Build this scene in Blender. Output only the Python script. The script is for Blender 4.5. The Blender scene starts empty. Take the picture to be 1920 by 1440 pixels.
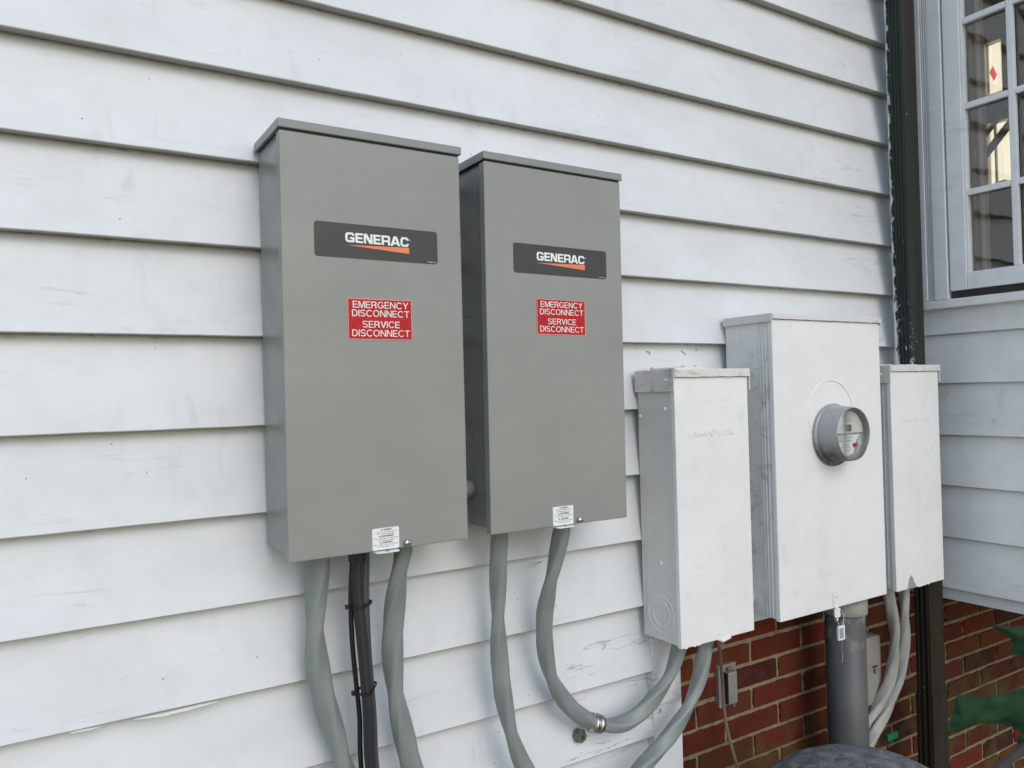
import bpy, bmesh, math, random
from mathutils import Vector, Matrix, noise
R = math.radians
random.seed(7)
SC = bpy.context.scene
COL = SC.collection

# ------------------------------------------------------------------ camera
cam = bpy.data.cameras.new('camera')
cam.sensor_width = 36.0
cam.lens = 27.435
cam.clip_start = 0.05
cam.clip_end = 400
cam.dof.use_dof = True
cam.dof.focus_distance = 1.85
cam.dof.aperture_fstop = 6.3
camo = bpy.data.objects.new('camera', cam)
COL.objects.link(camo)
cr = Vector((0.84794739, -0.52944938, -0.02585687))
cu = Vector((0.01572113, -0.0236392, 0.99959694))
cf = Vector((0.52984721, 0.84801211, 0.01172126))
m = Matrix((cr, cu, -cf)).transposed().to_4x4()
camo.matrix_world = m
SC.camera = camo
SC.render.resolution_x = 1024
SC.render.resolution_y = 768

# ------------------------------------------------------------------ light
SUN_EL, SUN_AZ = R(34), R(-3)          # azimuth: degrees to the right of straight at the wall
w = bpy.data.worlds.new('World')
SC.world = w
w.use_nodes = True
nt = w.node_tree
nt.nodes.clear()
sky = nt.nodes.new('ShaderNodeTexSky')
sky.sky_type = 'NISHITA'
sky.sun_disc = False
sky.sun_elevation = SUN_EL
sky.sun_rotation = math.pi - SUN_AZ
sky.air_density = 1.2
sky.dust_density = 1.0
sky.ozone_density = 1.0
hs = nt.nodes.new('ShaderNodeHueSaturation')
hs.inputs['Saturation'].default_value = 0.85
bg = nt.nodes.new('ShaderNodeBackground')
bg.inputs['Strength'].default_value = 0.15
wo = nt.nodes.new('ShaderNodeOutputWorld')
nt.links.new(sky.outputs[0], hs.inputs['Color'])
nt.links.new(hs.outputs[0], bg.inputs['Color'])
nt.links.new(bg.outputs[0], wo.inputs['Surface'])
sl = bpy.data.lights.new('sun', 'SUN')
sl.energy = 0.55
sl.angle = R(32)
sl.color = (1.0, 0.965, 0.92)
so = bpy.data.objects.new('sun', sl)
COL.objects.link(so)
sd = Vector((math.sin(SUN_AZ) * math.cos(SUN_EL), -math.cos(SUN_AZ) * math.cos(SUN_EL), math.sin(SUN_EL)))
so.rotation_euler = sd.to_track_quat('Z', 'Y').to_euler()
SC.view_settings.view_transform = 'Standard'
SC.view_settings.look = 'None'
SC.view_settings.exposure = 0.34
SC.view_settings.gamma = 1.0

# ------------------------------------------------------------------ node helpers
class NT:
    def __init__(s, name):
        s.m = bpy.data.materials.new(name)
        s.m.use_nodes = True
        s.t = s.m.node_tree
        s.t.nodes.clear()
        s.out = s.t.nodes.new('ShaderNodeOutputMaterial')
        s.tc = s.t.nodes.new('ShaderNodeTexCoord')
    def n(s, typ, ins=None, **kw):
        nd = s.t.nodes.new(typ)
        for k, v in kw.items():
            setattr(nd, k, v)
        for k, v in (ins or {}).items():
            s.put(nd.inputs[k], v)
        return nd
    def put(s, sock, v):
        if isinstance(v, bpy.types.NodeSocket):
            s.t.links.new(v, sock)
        elif isinstance(v, bpy.types.Node):
            s.t.links.new(v.outputs[0], sock)
        else:
            if isinstance(v, (tuple, list)) and len(v) == 3 and sock.type == 'RGBA':
                v = (*v, 1)
            sock.default_value = v
    def map(s, scale=(1, 1, 1), loc=(0, 0, 0), src=None, rot=(0, 0, 0)):
        return s.n('ShaderNodeMapping', {'Vector': src or s.tc.outputs['Object'], 'Scale': scale, 'Location': loc, 'Rotation': rot}).outputs[0]
    def noise(s, vec, scale, detail=4, rough=.55, dist=0):
        return s.n('ShaderNodeTexNoise', {'Vector': vec, 'Scale': scale, 'Detail': detail, 'Roughness': rough, 'Distortion': dist}).outputs[0]
    def ramp(s, fac, a, b, ca=0., cb=1.):
        return s.n('ShaderNodeMapRange', {'Value': fac, 'From Min': a, 'From Max': b, 'To Min': ca, 'To Max': cb}, clamp=True).outputs[0]
    def math(s, op, a, b=0., c=0.):
        nd = s.n('ShaderNodeMath', operation=op)
        s.put(nd.inputs[0], a); s.put(nd.inputs[1], b)
        if op in ('MULTIPLY_ADD', 'COMPARE'): s.put(nd.inputs[2], c)
        return nd.outputs[0]
    def mix(s, fac, a, b):
        nd = s.n('ShaderNodeMix', data_type='RGBA')
        s.put(nd.inputs[0], fac); s.put(nd.inputs[6], a); s.put(nd.inputs[7], b)
        return nd.outputs[2]
    def bump(s, h, strength=.3, dist=.001, prev=None):
        ins = {'Height': h, 'Strength': strength, 'Distance': dist}
        if prev is not None: ins['Normal'] = prev
        return s.n('ShaderNodeBump', ins).outputs[0]
    def done(s, color, rough=.5, normal=None, metal=0., spec=.5, coat=0.):
        p = s.n('ShaderNodeBsdfPrincipled', {'Base Color': color, 'Roughness': rough, 'Metallic': metal, 'Specular IOR Level': spec, 'Coat Weight': coat})
        if normal is not None: s.put(p.inputs['Normal'], normal)
        s.t.links.new(p.outputs[0], s.out.inputs['Surface'])
        return s.m
    def sep(s, v):
        return s.n('ShaderNodeSeparateXYZ', {0: v}).outputs

def siding_mat(name, base, axis='x', grain=1.0, tint=(.62, .60, .55)):
    s = NT(name)
    P = s.tc.outputs['Object']
    sx, sy, sz = s.sep(P)
    along = sx if axis == 'x' else sy
    vec = s.n('ShaderNodeCombineXYZ', {0: along, 1: sz, 2: 0.}).outputs[0]
    uv = s.sep(s.tc.outputs['UV'])
    def mp(scale, loc=(0, 0, 0)): return s.map(scale, loc, vec)
    n1 = s.noise(mp((1, 1.6, 1)), 2.6, 6, .6)
    col = s.mix(s.ramp(n1, .35, .68), base, tuple(c * .90 for c in base))
    n2 = s.noise(mp((1, 1, 1), (5, 3, 0)), 16, 5, .65)
    col = s.mix(s.ramp(n2, .48, .76, 0, .30), col, (.56, .58, .58))
    # grey smears and streaks that run down the boards
    n3 = s.noise(mp((9, 2.5, 1), (2, 8, 0)), 1.6, 5, .62)
    m3 = s.math('MULTIPLY', s.ramp(n3, .60, .74), s.ramp(s.noise(mp((1, 1, 1), (9, 1, 0)), 1.9, 2), .46, .62))
    col = s.mix(s.math('MULTIPLY', m3, .55), col, (.47, .48, .47))
    # tight scuffs
    n4 = s.noise(mp((26, 9, 1), (1, 7, 0)), 1.0, 6, .75)
    m4 = s.math('MULTIPLY', s.ramp(n4, .64, .70), s.ramp(s.noise(mp((1, 1, 1), (3, 3, 0)), 3.1, 2), .55, .66))
    col = s.mix(s.math('MULTIPLY', m4, .5), col, (.42, .43, .42))
    # warm bounce light painted into the strip under the board above, mixed with dirt
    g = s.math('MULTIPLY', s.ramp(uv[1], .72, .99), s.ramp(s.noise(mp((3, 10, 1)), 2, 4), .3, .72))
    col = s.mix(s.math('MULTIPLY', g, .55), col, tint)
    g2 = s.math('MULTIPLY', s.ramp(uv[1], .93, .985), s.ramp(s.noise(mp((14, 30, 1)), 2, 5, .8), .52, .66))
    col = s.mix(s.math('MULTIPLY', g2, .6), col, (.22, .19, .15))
    col = s.mix(s.ramp(uv[1], -.2, -.9, 0, .8), col, (.29, .265, .21))  # undersides coloured brown-grey: dirt plus painted shade below each lip
    # specks
    v = s.n('ShaderNodeTexVoronoi', {'Vector': mp((1, 1, 1)), 'Scale': 55., 'Randomness': 1.})
    rc = s.sep(v.outputs['Color'])
    sp = s.math('MULTIPLY', s.math('LESS_THAN', v.outputs['Distance'], .085), s.math('GREATER_THAN', rc[0], .955))
    col = s.mix(s.math('MULTIPLY', sp, .75), col, (.12, .11, .10))
    # hairline cracks, thickest in the weathered lower right
    cn = s.noise(mp((1.1, 13, 1), (4, 4, 0)), 2.0, 5, .55, .5)
    cr_ = s.math('LESS_THAN', s.math('ABSOLUTE', s.math('SUBTRACT', cn, .5)), .0035)
    if axis == 'x':
        reg = s.math('MULTIPLY', s.math('MULTIPLY', s.ramp(sx, .55, 1.25), s.ramp(sz, -.35, -.62)), .65)
        reg = s.math('MAXIMUM', reg, s.math('MULTIPLY', s.ramp(sx, 1.55, 2.2), .35))
        reg = s.math('MAXIMUM', reg, .12)
    else:
        reg = .25
    cm = s.math('MULTIPLY', s.math('MULTIPLY', cr_, s.ramp(s.noise(mp((1, 3, 1), (7, 7, 0)), 4, 3), .54, .60)), reg)
    col = s.mix(cm, col, (.16, .15, .14))
    if axis == 'x':
        # flaked patches near the corner board show old wood
        pf = s.noise(mp((5, 16, 1), (11, 2, 0)), 2.2, 7, .72)
        pm = s.math('MULTIPLY', s.ramp(pf, .655, .67), s.math('MULTIPLY', s.ramp(sx, .95, 1.28), s.ramp(sz, -.5, -.7)))
        col = s.mix(s.math('MULTIPLY', pm, .6), col, (.50, .48, .44))
    else:
        pm = 0.
    gr = s.noise(mp((2.2, 90, 1)), 1.6, 6, .6, .25)
    gr2 = s.noise(mp((7, 240, 1)), 1.2, 3, .5)
    orange = s.noise(mp((1, 1, 1)), 150, 3)
    h = s.math('ADD', s.math('MULTIPLY', gr, 1.0), s.math('MULTIPLY', gr2, .35))
    patch = s.ramp(s.noise(mp((1.4, 3, 1), (3, 9, 0)), 2.2, 3), .40, .62, .12, 1.)
    h = s.math('MULTIPLY', h, patch)
    b = s.bump(h, .55 * grain, .0011)
    b = s.bump(orange, .10, .0006, b)
    b = s.bump(s.math('MULTIPLY', s.math('ADD', cm, pm), -1.), .8, .0012, b)
    wob = s.noise(mp((1, .6, 1), (0, 2, 0)), 3.3, 2)
    b = s.bump(wob, .6, .004, b)
    return s.done(col, s.ramp(n2, .3, .8, .42, .6), b, spec=.4)

def metal_paint(name, base, rough=.42, dirt=.0, dirtcol=(.2, .2, .19), orange=.16, seed=0., chips=0., streak=.5, smudge=.0, topsmudge=False):
    s = NT(name)
    o = s.map(loc=(seed, seed * .7, seed * .3))
    n1 = s.noise(o, 4.5, 5, .6)
    col = s.mix(s.ramp(n1, .35, .7), base, tuple(c * .93 for c in base))
    if smudge:
        n5 = s.noise(o, 9, 3, .5, 1.2)
        mk = s.ramp(n5, .55, .75)
        if topsmudge:
            zz = s.sep(s.tc.outputs['Object'])[2]
            mk = s.math('MULTIPLY', mk, s.ramp(zz, .68, .95, .25, 1.))
            rn = s.noise(s.map((38, 38, 1.6)), 1.3, 4, .6)
            col = s.mix(s.math('MULTIPLY', s.ramp(rn, .56, .72), s.math('MULTIPLY', s.ramp(zz, .45, .9, .05, 1.), .16)), col, tuple(c * 1.25 for c in base))
            du = s.noise(s.map((2, 2, 3.5), (4, 4, 4)), 2.0, 6, .65)
            col = s.mix(s.ramp(du, .45, .75, 0, .22), col, tuple(c * 1.28 for c in base))
        col = s.mix(s.math('MULTIPLY', mk, smudge), col, tuple(c * .66 for c in base))
    if dirt:
        n2 = s.noise(s.map((11, 11, 11), (seed, 3, 1)), 1.9, 8, .78, .5)
        n3 = s.noise(s.map((1, 1, .6), (seed, 1, 1)), 3.2, 3)
        md = s.math('MULTIPLY', s.ramp(n2, .53, .66), s.ramp(n3, .42, .60))
        col = s.mix(s.math('MULTIPLY', md, dirt), col, dirtcol)
        n4 = s.noise(s.map((22, 22, 2.2), (seed, 5, 1)), 1.5, 4, .6)
        ms = s.math('MULTIPLY', s.ramp(n4, .58, .74), s.ramp(s.noise(s.map(loc=(3, seed, 3)), 2.4, 2), .45, .6))
        col = s.mix(s.math('MULTIPLY', ms, dirt * streak), col, (.40, .40, .39))
        v = s.n('ShaderNodeTexVoronoi', {'Vector': o, 'Scale': 60., 'Randomness': 1.})
        rc = s.sep(v.outputs['Color'])
        sp = s.math('MULTIPLY', s.math('LESS_THAN', v.outputs['Distance'], .10), s.math('GREATER_THAN', rc[0], .965))
        col = s.mix(s.math('MULTIPLY', sp, .6), col, (.15, .14, .13))
    n6 = s.noise(o, 210, 2)
    b = s.bump(n6, orange, .0005)
    b = s.bump(s.noise(o, 4, 2), .5, .0045, b)
    return s.done(col, s.ramp(s.noise(o, 14, 4), .3, .7, rough - .07, rough + .08), b, spec=.45)

def plain(name, col, rough=.5, metal=0., var=.08, bs=.15, scale=120, coat=0.):
    s = NT(name)
    n = s.noise(s.tc.outputs['Object'], scale * .2, 5, .6)
    c = s.mix(s.ramp(n, .3, .7), tuple(x * (1 + var) for x in col), tuple(x * (1 - var) for x in col))
    return s.done(c, rough, s.bump(s.noise(s.tc.outputs['Object'], scale, 3), bs, .0006), metal, coat=coat)

M = {}
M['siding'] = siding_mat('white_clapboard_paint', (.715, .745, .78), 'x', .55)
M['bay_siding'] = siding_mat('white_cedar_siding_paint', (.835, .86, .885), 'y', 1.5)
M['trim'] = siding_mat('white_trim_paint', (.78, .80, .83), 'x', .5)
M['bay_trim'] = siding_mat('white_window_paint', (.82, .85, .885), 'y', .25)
M['grey'] = metal_paint('grey_enclosure_paint', (.276, .284, .266), .42, smudge=.30, orange=.22, topsmudge=True)
M['greyside'] = metal_paint('grey_enclosure_paint_body', (.245, .262, .258), .30, smudge=.1, orange=.12, seed=3)
M['cap'] = metal_paint('grey_cap_paint', (.25, .262, .26), .34, smudge=.2, orange=.2, seed=5)
M['white'] = metal_paint('white_box_paint', (.80, .81, .815), .48, dirt=.24, dirtcol=(.45, .44, .41), seed=2)
M['whiteside'] = metal_paint('white_box_paint_weathered', (.74, .76, .76), .5, dirt=.85, dirtcol=(.19, .19, .18), seed=9, streak=.8)
M['whiteside_clean'] = metal_paint('white_box_paint_streaked', (.67, .685, .67), .5, dirt=.34, dirtcol=(.27, .27, .25), seed=12, streak=2.0)
M['whitecap'] = metal_paint('white_cap_paint', (.70, .69, .67), .55, dirt=.75, dirtcol=(.22, .21, .2), seed=4, streak=.7)
M['conduit'] = plain('grey_conduit_plastic', (.222, .248, .242), .42, var=.06, bs=.1)
M['conduit_old'] = plain('weathered_conduit_plastic', (.33, .335, .32), .5, var=.12)
M['dark_conduit'] = plain('dark_conduit_plastic', (.024, .025, .029), .45, var=.1)
M['violet_conduit'] = plain('violet_grey_conduit_plastic', (.070, .068, .080), .45, var=.08)
M['black'] = plain('black_plastic', (.012, .012, .013), .4)
M['steel'] = plain('galvanised_steel', (.55, .55, .53), .3, 1., var=.15)
M['oldsteel'] = plain('weathered_steel', (.20, .19, .16), .6, .6, var=.3)
def red_mat():
    s = NT('red_sticker_vinyl')
    n = s.noise(s.tc.outputs['Object'], 90, 4, .6)
    return s.done(s.mix(n, (.50, .001, .007), (.42, .001, .005)), .25, s.bump(n, .6, .002), spec=.32)
M['red'] = red_mat()
M['ink_white'] = plain('white_ink', (.82, .82, .82), .4, var=.02)
M['pink'] = plain('pale_red_border_ink', (.75, .32, .34), .4, var=.05)
M['plate'] = plain('black_name_plate', (.036, .037, .038), .42, var=.12)
M['orange'] = plain('orange_ink', (.80, .22, .075), .4, var=.04)
M['label'] = plain('white_label_vinyl', (.80, .82, .82), .4, var=.02)
M['ink'] = plain('black_ink', (.02, .02, .022), .5)
M['greyink'] = plain('grey_ink', (.28, .28, .30), .5)
M['mortar'] = None
M['crack'] = plain('cracked_paint_gap', (.10, .085, .07), .8)
M['tan'] = plain('beige_box_plastic', (.25, .243, .222), .5, var=.1)
M['outlet'] = plain('grey_cast_metal', (.25, .245, .225), .5, .2, var=.15)
M['brown_cord'] = plain('brown_cable', (.20, .145, .11), .5)
M['green_tag'] = plain('green_plastic', (.015, .19, .09), .5)
M['dark'] = plain('interior_dark', (.03, .028, .026), .7)

def riser_mat():
    s = NT('grey_riser_pipe_paint')
    o = s.tc.outputs['Object']
    x, y, z = s.sep(o)
    n = s.noise(s.map((1, 1, .5)), 9, 6, .65)
    col = s.mix(s.ramp(n, .35, .7), (.098, .101, .102), (.066, .069, .071))
    sm = s.math('MULTIPLY', s.ramp(s.noise(s.map((1, 1, .8), (3, 3, 3)), 22, 5, .7), .54, .62), s.ramp(z, -.78, -.66))
    col = s.mix(s.math('MULTIPLY', sm, .6), col, (.35, .35, .33))
    n2 = s.noise(s.map((60, 60, 5)), 1.4, 4, .6)
    col = s.mix(s.ramp(n2, .70, .74, 0, .4), col, (.42, .42, .40))
    f = s.ramp(s.noise(s.map(loc=(1.3, .2, .4)), 30, 6, .75), .68, .69)
    col = s.mix(s.math('MULTIPLY', f, .8), col, (.6, .6, .58))
    return s.done(col, .5, s.bump(s.noise(o, 90, 4), .25, .001))
M['riser'] = riser_mat()

def downspout_mat():
    s = NT('peeling_dark_green_paint')
    x, y, z = s.sep(s.tc.outputs['Object'])
    n = s.noise(s.map((30, 30, 2)), 1.5, 5, .6)
    col = s.mix(s.ramp(n, .35, .7), (.022, .031, .030), (.038, .045, .042))
    br = s.ramp(s.noise(s.map((6, 6, 1.2), (4, 1, 0)), 2., 4), .4, .6, .55, 1.)
    br = s.math('MULTIPLY', s.math('MULTIPLY', br, s.ramp(x, 2.370, 2.40)), s.ramp(z, .3, .9, .35, .9))
    col = s.mix(br, col, (.029, .025, .021))
    # paint flecks: long thin chips, more at the wall side edge and near the bottom
    v = s.noise(s.map((60, 60, 22), (2, 5, 1)), 1.6, 6, .75)
    edge = s.ramp(y, 1.452, 1.466, 0., .22)
    low = s.ramp(z, .42, .07, 0., .10)
    right = s.ramp(x, 2.39, 2.42, 0., -.06)
    th = s.math('ADD', s.math('ADD', s.math('ADD', v, edge), low), right)
    f = s.math('MAXIMUM', s.ramp(th, .675, .685), s.math('MULTIPLY', s.ramp(y, 1.4655, 1.4665), s.ramp(s.noise(s.map((1, 1, 8)), 2, 5, .7), .40, .44)))
    col = s.mix(f, col, (.62, .66, .65))
    b = s.bump(f, .6, .0008)
    b = s.bump(s.noise(s.map((40, 40, 3)), 2, 4), .3, .001, b)
    return s.done(col, .6, b, spec=.2)
M['downspout'] = downspout_mat()
def post_mat():
    s = NT('dirty_brown_downspout')
    n = s.noise(s.map((14, 14, 2)), 1.5, 5, .6)
    col = s.mix(s.ramp(n, .3, .7), (.040, .031, .023), (.022, .019, .015))
    f = s.ramp(s.noise(s.map((40, 40, 25), (1, 5, 1)), 1.4, 5, .7), .70, .71)
    col = s.mix(f, col, (.4, .4, .38))
    return s.done(col, .7, s.bump(s.noise(s.map((30, 30, 4)), 2, 4), .3, .001), spec=.15)
M['post'] = post_mat()

def brick_mat():
    s = NT('red_brick')
    at = s.n('ShaderNodeAttribute', attribute_name='tone')
    o = s.tc.outputs['Object']
    t = at.outputs['Color']
    n = s.noise(o, 38, 6, .7)
    col = s.mix(s.ramp(n, .3, .75, 0, .7), t, (.10, .032, .022))
    n2 = s.noise(s.map(loc=(2, 2, 2)), 7, 4, .6)
    x, y, z = s.sep(o)
    moss = s.math('MULTIPLY', s.ramp(n2, .44, .62), s.ramp(z, -.93, -1.10))
    col = s.mix(s.math('MULTIPLY', moss, .6), col, (.085, .080, .028))
    v = s.n('ShaderNodeTexVoronoi', {'Vector': o, 'Scale': 40., 'Randomness': 1.})
    rc = s.sep(v.outputs['Color'])
    d = s.math('ADD', v.outputs['Distance'], s.math('MULTIPLY', s.noise(o, 160, 3), .25))
    sp = s.math('MULTIPLY', s.math('LESS_THAN', d, .21), s.math('GREATER_THAN', rc[1], .975))
    col = s.mix(s.math('MULTIPLY', sp, .8), col, (.5, .46, .42))
    b = s.bump(n, .4, .002)
    b = s.bump(s.noise(o, 240, 3, .7), .35, .0008, b)
    return s.done(col, .8, b, spec=.25)
M['brick'] = brick_mat()
def mortar_mat():
    s = NT('sandy_mortar')
    o = s.tc.outputs['Object']
    n = s.noise(o, 45, 6, .7)
    col = s.mix(s.ramp(n, .3, .7), (.33, .26, .165), (.17, .135, .085))
    x, y, z = s.sep(o)
    moss = s.math('MULTIPLY', s.ramp(s.noise(s.map(loc=(2, 2, 2)), 7, 4), .45, .6), s.ramp(z, -.93, -1.10))
    col = s.mix(s.math('MULTIPLY', moss, .6), col, (.13, .135, .055))
    b = s.bump(s.noise(o, 130, 5, .75), .8, .003)
    return s.done(col, .9, b, spec=.2)
M['mortar'] = mortar_mat()
def dome_mat():
    s = NT('mottled_grey_lid')
    o = s.tc.outputs['Object']
    n = s.noise(s.map((1, 1, 1)), 34, 7, .72, .6)
    col = s.mix(s.ramp(n, .38, .62), (.075, .080, .088), (.21, .225, .235))
    n2 = s.noise(s.map(loc=(4, 4, 4)), 40, 5, .7)
    col = s.mix(s.ramp(n2, .52, .7, 0, .5), col, (.03, .032, .035))
    return s.done(col, .7, s.bump(s.math('ADD', n, n2), .8, .006))
M['dome'] = dome_mat()
def leaf_mat():
    s = NT('waxy_dark_leaf')
    o = s.tc.outputs['Object']
    n = s.noise(s.map((1, 1, 3)), 60, 5, .6, .8)
    col = s.mix(s.ramp(n, .38, .62), (.008, .029, .014), (.020, .056, .026))
    p = s.n('ShaderNodeBsdfPrincipled', {'Base Color': col, 'Roughness': .6, 'Specular IOR Level': .12,
        'Normal': s.bump(s.noise(o, 120, 3), .2, .001)})
    s.t.links.new(p.outputs[0], s.out.inputs['Surface'])
    return s.m
M['leaf'] = leaf_mat()
M['stem'] = plain('grey_brown_bark', (.045, .042, .040), .8, var=.3, bs=.5)
def ground_mat():
    s = NT('mulch_ground')
    o = s.tc.outputs['Object']
    n = s.noise(o, 2.2, 8, .7)
    n2 = s.noise(o, 24, 6, .7)
    col = s.mix(s.ramp(n, .4, .6), (.31, .26, .18), (.22, .20, .12))
    col = s.mix(s.ramp(n2, .4, .7, 0, .5), col, (.12, .095, .07))
    return s.done(col, .95, s.bump(n2, .8, .02))
M['ground'] = ground_mat()
def glass_mat(name, tint=(1, 1, 1), ior=1.5, rough=.0, extra=0., bumpy=.0):
    s = NT(name)
    tr = s.n('ShaderNodeBsdfTransparent', {'Color': tint})
    gl = s.n('ShaderNodeBsdfGlossy', {'Color': (1, 1, 1), 'Roughness': rough})
    if bumpy:
        gl_n = s.bump(s.noise(s.tc.outputs['Object'], 3.5, 3), bumpy, .01)
        s.put(gl.inputs['Normal'], gl_n)
    lw = s.n('ShaderNodeLayerWeight', {'Blend': .5})
    f = s.math('ADD', s.math('MULTIPLY', s.math('POWER', lw.outputs['Facing'], 5.), .9), .04 + extra)
    mx = s.n('ShaderNodeMixShader', {0: f, 1: tr, 2: gl})
    s.t.links.new(mx.outputs[0], s.out.inputs['Surface'])
    return s.m
M['glass'] = glass_mat('window_glass', (.86, .85, .82), 1.5, 0., .04, .25)
M['meter_glass'] = glass_mat('meter_dome_glass', (.95, .96, .96), 1.45, .02, -.02)
def emit(name, col, st):
    s = NT(name)
    n = s.noise(s.map((1, 8, 1)), 6, 4)
    c = s.mix(s.ramp(n, .35, .7), col, tuple(x * .8 for x in col))
    e = s.n('ShaderNodeEmission', {'Color': c, 'Strength': st})
    s.t.links.new(e.outputs[0], s.out.inputs['Surface'])
    return s.m
M['lit'] = emit('daylit_far_window', (1, .94, .74), 1.15)
M['room'] = plain('interior_wall_paint', (.55, .50, .45), .8)
M['redglass'] = emit('lit_red_glass', (.9, .06, .04), .9)
def meter_body():
    s = NT('scuffed_grey_meter_cover')
    x, y, z = s.sep(s.tc.outputs['Object'])
    n = s.noise(s.tc.outputs['Object'], 45, 6, .7)
    grime = s.math('MULTIPLY', s.ramp(z, -.142, -.186), s.ramp(n, .3, .6, .5, 1.))
    col = s.mix(s.ramp(n, .4, .8, 0, .35), (.35, .365, .38), (.24, .24, .24))
    col = s.mix(s.math('MULTIPLY', grime, .9), col, (.05, .042, .033))
    return s.done(col, s.math('ADD', .26, s.math('MULTIPLY', grime, .4)), s.bump(n, .1, .001), 0.)
M['meter'] = meter_body()
M['meter_face'] = plain('ivory_meter_face', (.70, .70, .66), .5, var=.03)
M['meter_grey'] = plain('grey_meter_inner', (.30, .30, .31), .5, var=.12)
M['lcd'] = plain('grey_lcd', (.06, .065, .058), .4, var=.1)

# ------------------------------------------------------------------ object helpers
def tag(o, label=None, cat=None, group=None, kind=None):
    if label: o['label'] = label
    if cat: o['category'] = cat
    if group: o['group'] = group
    if kind: o['kind'] = kind
    return o
def thing(name, loc, label, cat, group=None, rot=(0, 0, 0)):
    o = bpy.data.objects.new(name, None)
    o.empty_display_size = .05
    COL.objects.link(o)
    o.location = loc
    o.rotation_euler = rot
    return tag(o, label, cat, group)
def obj(name, bm, mat, parent=None, smooth=False, label=None):
    """world-space bmesh -> object; when parented it keeps its world place"""
    me = bpy.data.meshes.new(name)
    bm.normal_update()
    bm.to_mesh(me); bm.free()
    if mat: me.materials.append(mat)
    if smooth:
        for p in me.polygons: p.use_smooth = True
    o = bpy.data.objects.new(name, me)
    COL.objects.link(o)
    if parent:
        o.parent = parent
        par = parent; off = Vector((0, 0, 0))
        while par: off += par.location; par = par.parent
        o.location = -off if parent.type == 'EMPTY' else (0, 0, 0)
    if label: o['label'] = label
    return o
def B(): return bmesh.new()
def box(bm, x0, x1, y0, y1, z0, z1, bev=0., seg=2):
    r = bmesh.ops.create_cube(bm, size=1)
    vs = r['verts']
    for v in vs:
        v.co = Vector((x0 if v.co.x < 0 else x1, y0 if v.co.y < 0 else y1, z0 if v.co.z < 0 else z1))
    if bev:
        es = list({e for v in vs for e in v.link_edges})
        bmesh.ops.bevel(bm, geom=vs + es, offset=bev, segments=seg, profile=.6, affect='EDGES')
    return bm
def cyl(bm, a, b, r0, r1=None, seg=32, caps=True):
    a = Vector(a); b = Vector(b); r1 = r0 if r1 is None else r1
    d = (b - a).normalized()
    u = d.orthogonal().normalized(); v = d.cross(u)
    A = []; C = []
    for i in range(seg):
        t = 2 * math.pi * i / seg
        k = u * math.cos(t) + v * math.sin(t)
        A.append(bm.verts.new(a + k * r0)); C.append(bm.verts.new(b + k * r1))
    for i in range(seg):
        j = (i + 1) % seg
        bm.faces.new((A[i], A[j], C[j], C[i]))
    if caps:
        bm.faces.new(A[::-1]); bm.faces.new(C)
    return bm
def lathe(bm, prof, c, axis='y', seg=48, caps=True):
    """prof: (offset along axis, radius)"""
    rings = []
    for (o_, r) in prof:
        ring = []
        for i in range(seg):
            t = 2 * math.pi * i / seg
            if axis == 'y': p = Vector((c[0] + r * math.cos(t), c[1] + o_, c[2] + r * math.sin(t)))
            elif axis == 'x': p = Vector((c[0] + o_, c[1] + r * math.cos(t), c[2] + r * math.sin(t)))
            else: p = Vector((c[0] + r * math.cos(t), c[1] + r * math.sin(t), c[2] + o_))
            ring.append(bm.verts.new(p))
        rings.append(ring)
    for a, b in zip(rings, rings[1:]):
        for i in range(seg):
            j = (i + 1) % seg
            bm.faces.new((a[i], a[j], b[j], b[i]))
    for rg, pr in ((rings[0], prof[0]), (rings[-1], prof[-1])):
        if pr[1] > 1e-6 and caps:
            bm.faces.new(rg)
    bmesh.ops.remove_doubles(bm, verts=bm.verts, dist=1e-6)
    bmesh.ops.recalc_face_normals(bm, faces=bm.faces)
    return bm
def catmull(pts, n=10):
    P = [Vector(p) for p in pts]
    P = [P[0] * 2 - P[1]] + P + [P[-1] * 2 - P[-2]]
    out = []
    for i in range(1, len(P) - 2):
        a, b, c, d = P[i - 1:i + 3]
        for k in range(n):
            t = k / n
            out.append(.5 * ((2 * b) + (c - a) * t + (2 * a - 5 * b + 4 * c - d) * t * t + (-a + 3 * b - 3 * c + d) * t ** 3))
    out.append(P[-2])
    return out
def tube(bm, pts, r, n=10, seg=28, flat=1., twist=0., wob=0., power=2., phase=0.):
    path = catmull(pts, n)
    T = []
    for i in range(len(path)):
        a = path[max(i - 1, 0)]; b = path[min(i + 1, len(path) - 1)]
        T.append((b - a).normalized())
    u = T[0].orthogonal().normalized()
    rings = []; s = 0
    for i, p in enumerate(path):
        if i: s += (p - path[i - 1]).length
        u = (u - T[i] * u.dot(T[i])).normalized()
        v = T[i].cross(u)
        ring = []
        rr = r * (1 + wob * noise.noise(p * 9))
        for k in range(seg):
            t = 2 * math.pi * k / seg
            c, si = math.cos(t), math.sin(t)
            q = (abs(c) ** power + abs(si) ** power) ** (-1 / power)
            x, y = q * c, q * si * flat
            a = twist * s + phase
            x, y = x * math.cos(a) - y * math.sin(a), x * math.sin(a) + y * math.cos(a)
            ring.append(bm.verts.new(p + (u * x + v * y) * rr))
        rings.append(ring)
    for a, b in zip(rings, rings[1:]):
        for k in range(seg):
            j = (k + 1) % seg
            bm.faces.new((a[k], a[j], b[j], b[k]))
    bm.faces.new(rings[0][::-1]); bm.faces.new(rings[-1])
    bmesh.ops.recalc_face_normals(bm, faces=bm.faces)
    return bm
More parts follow.
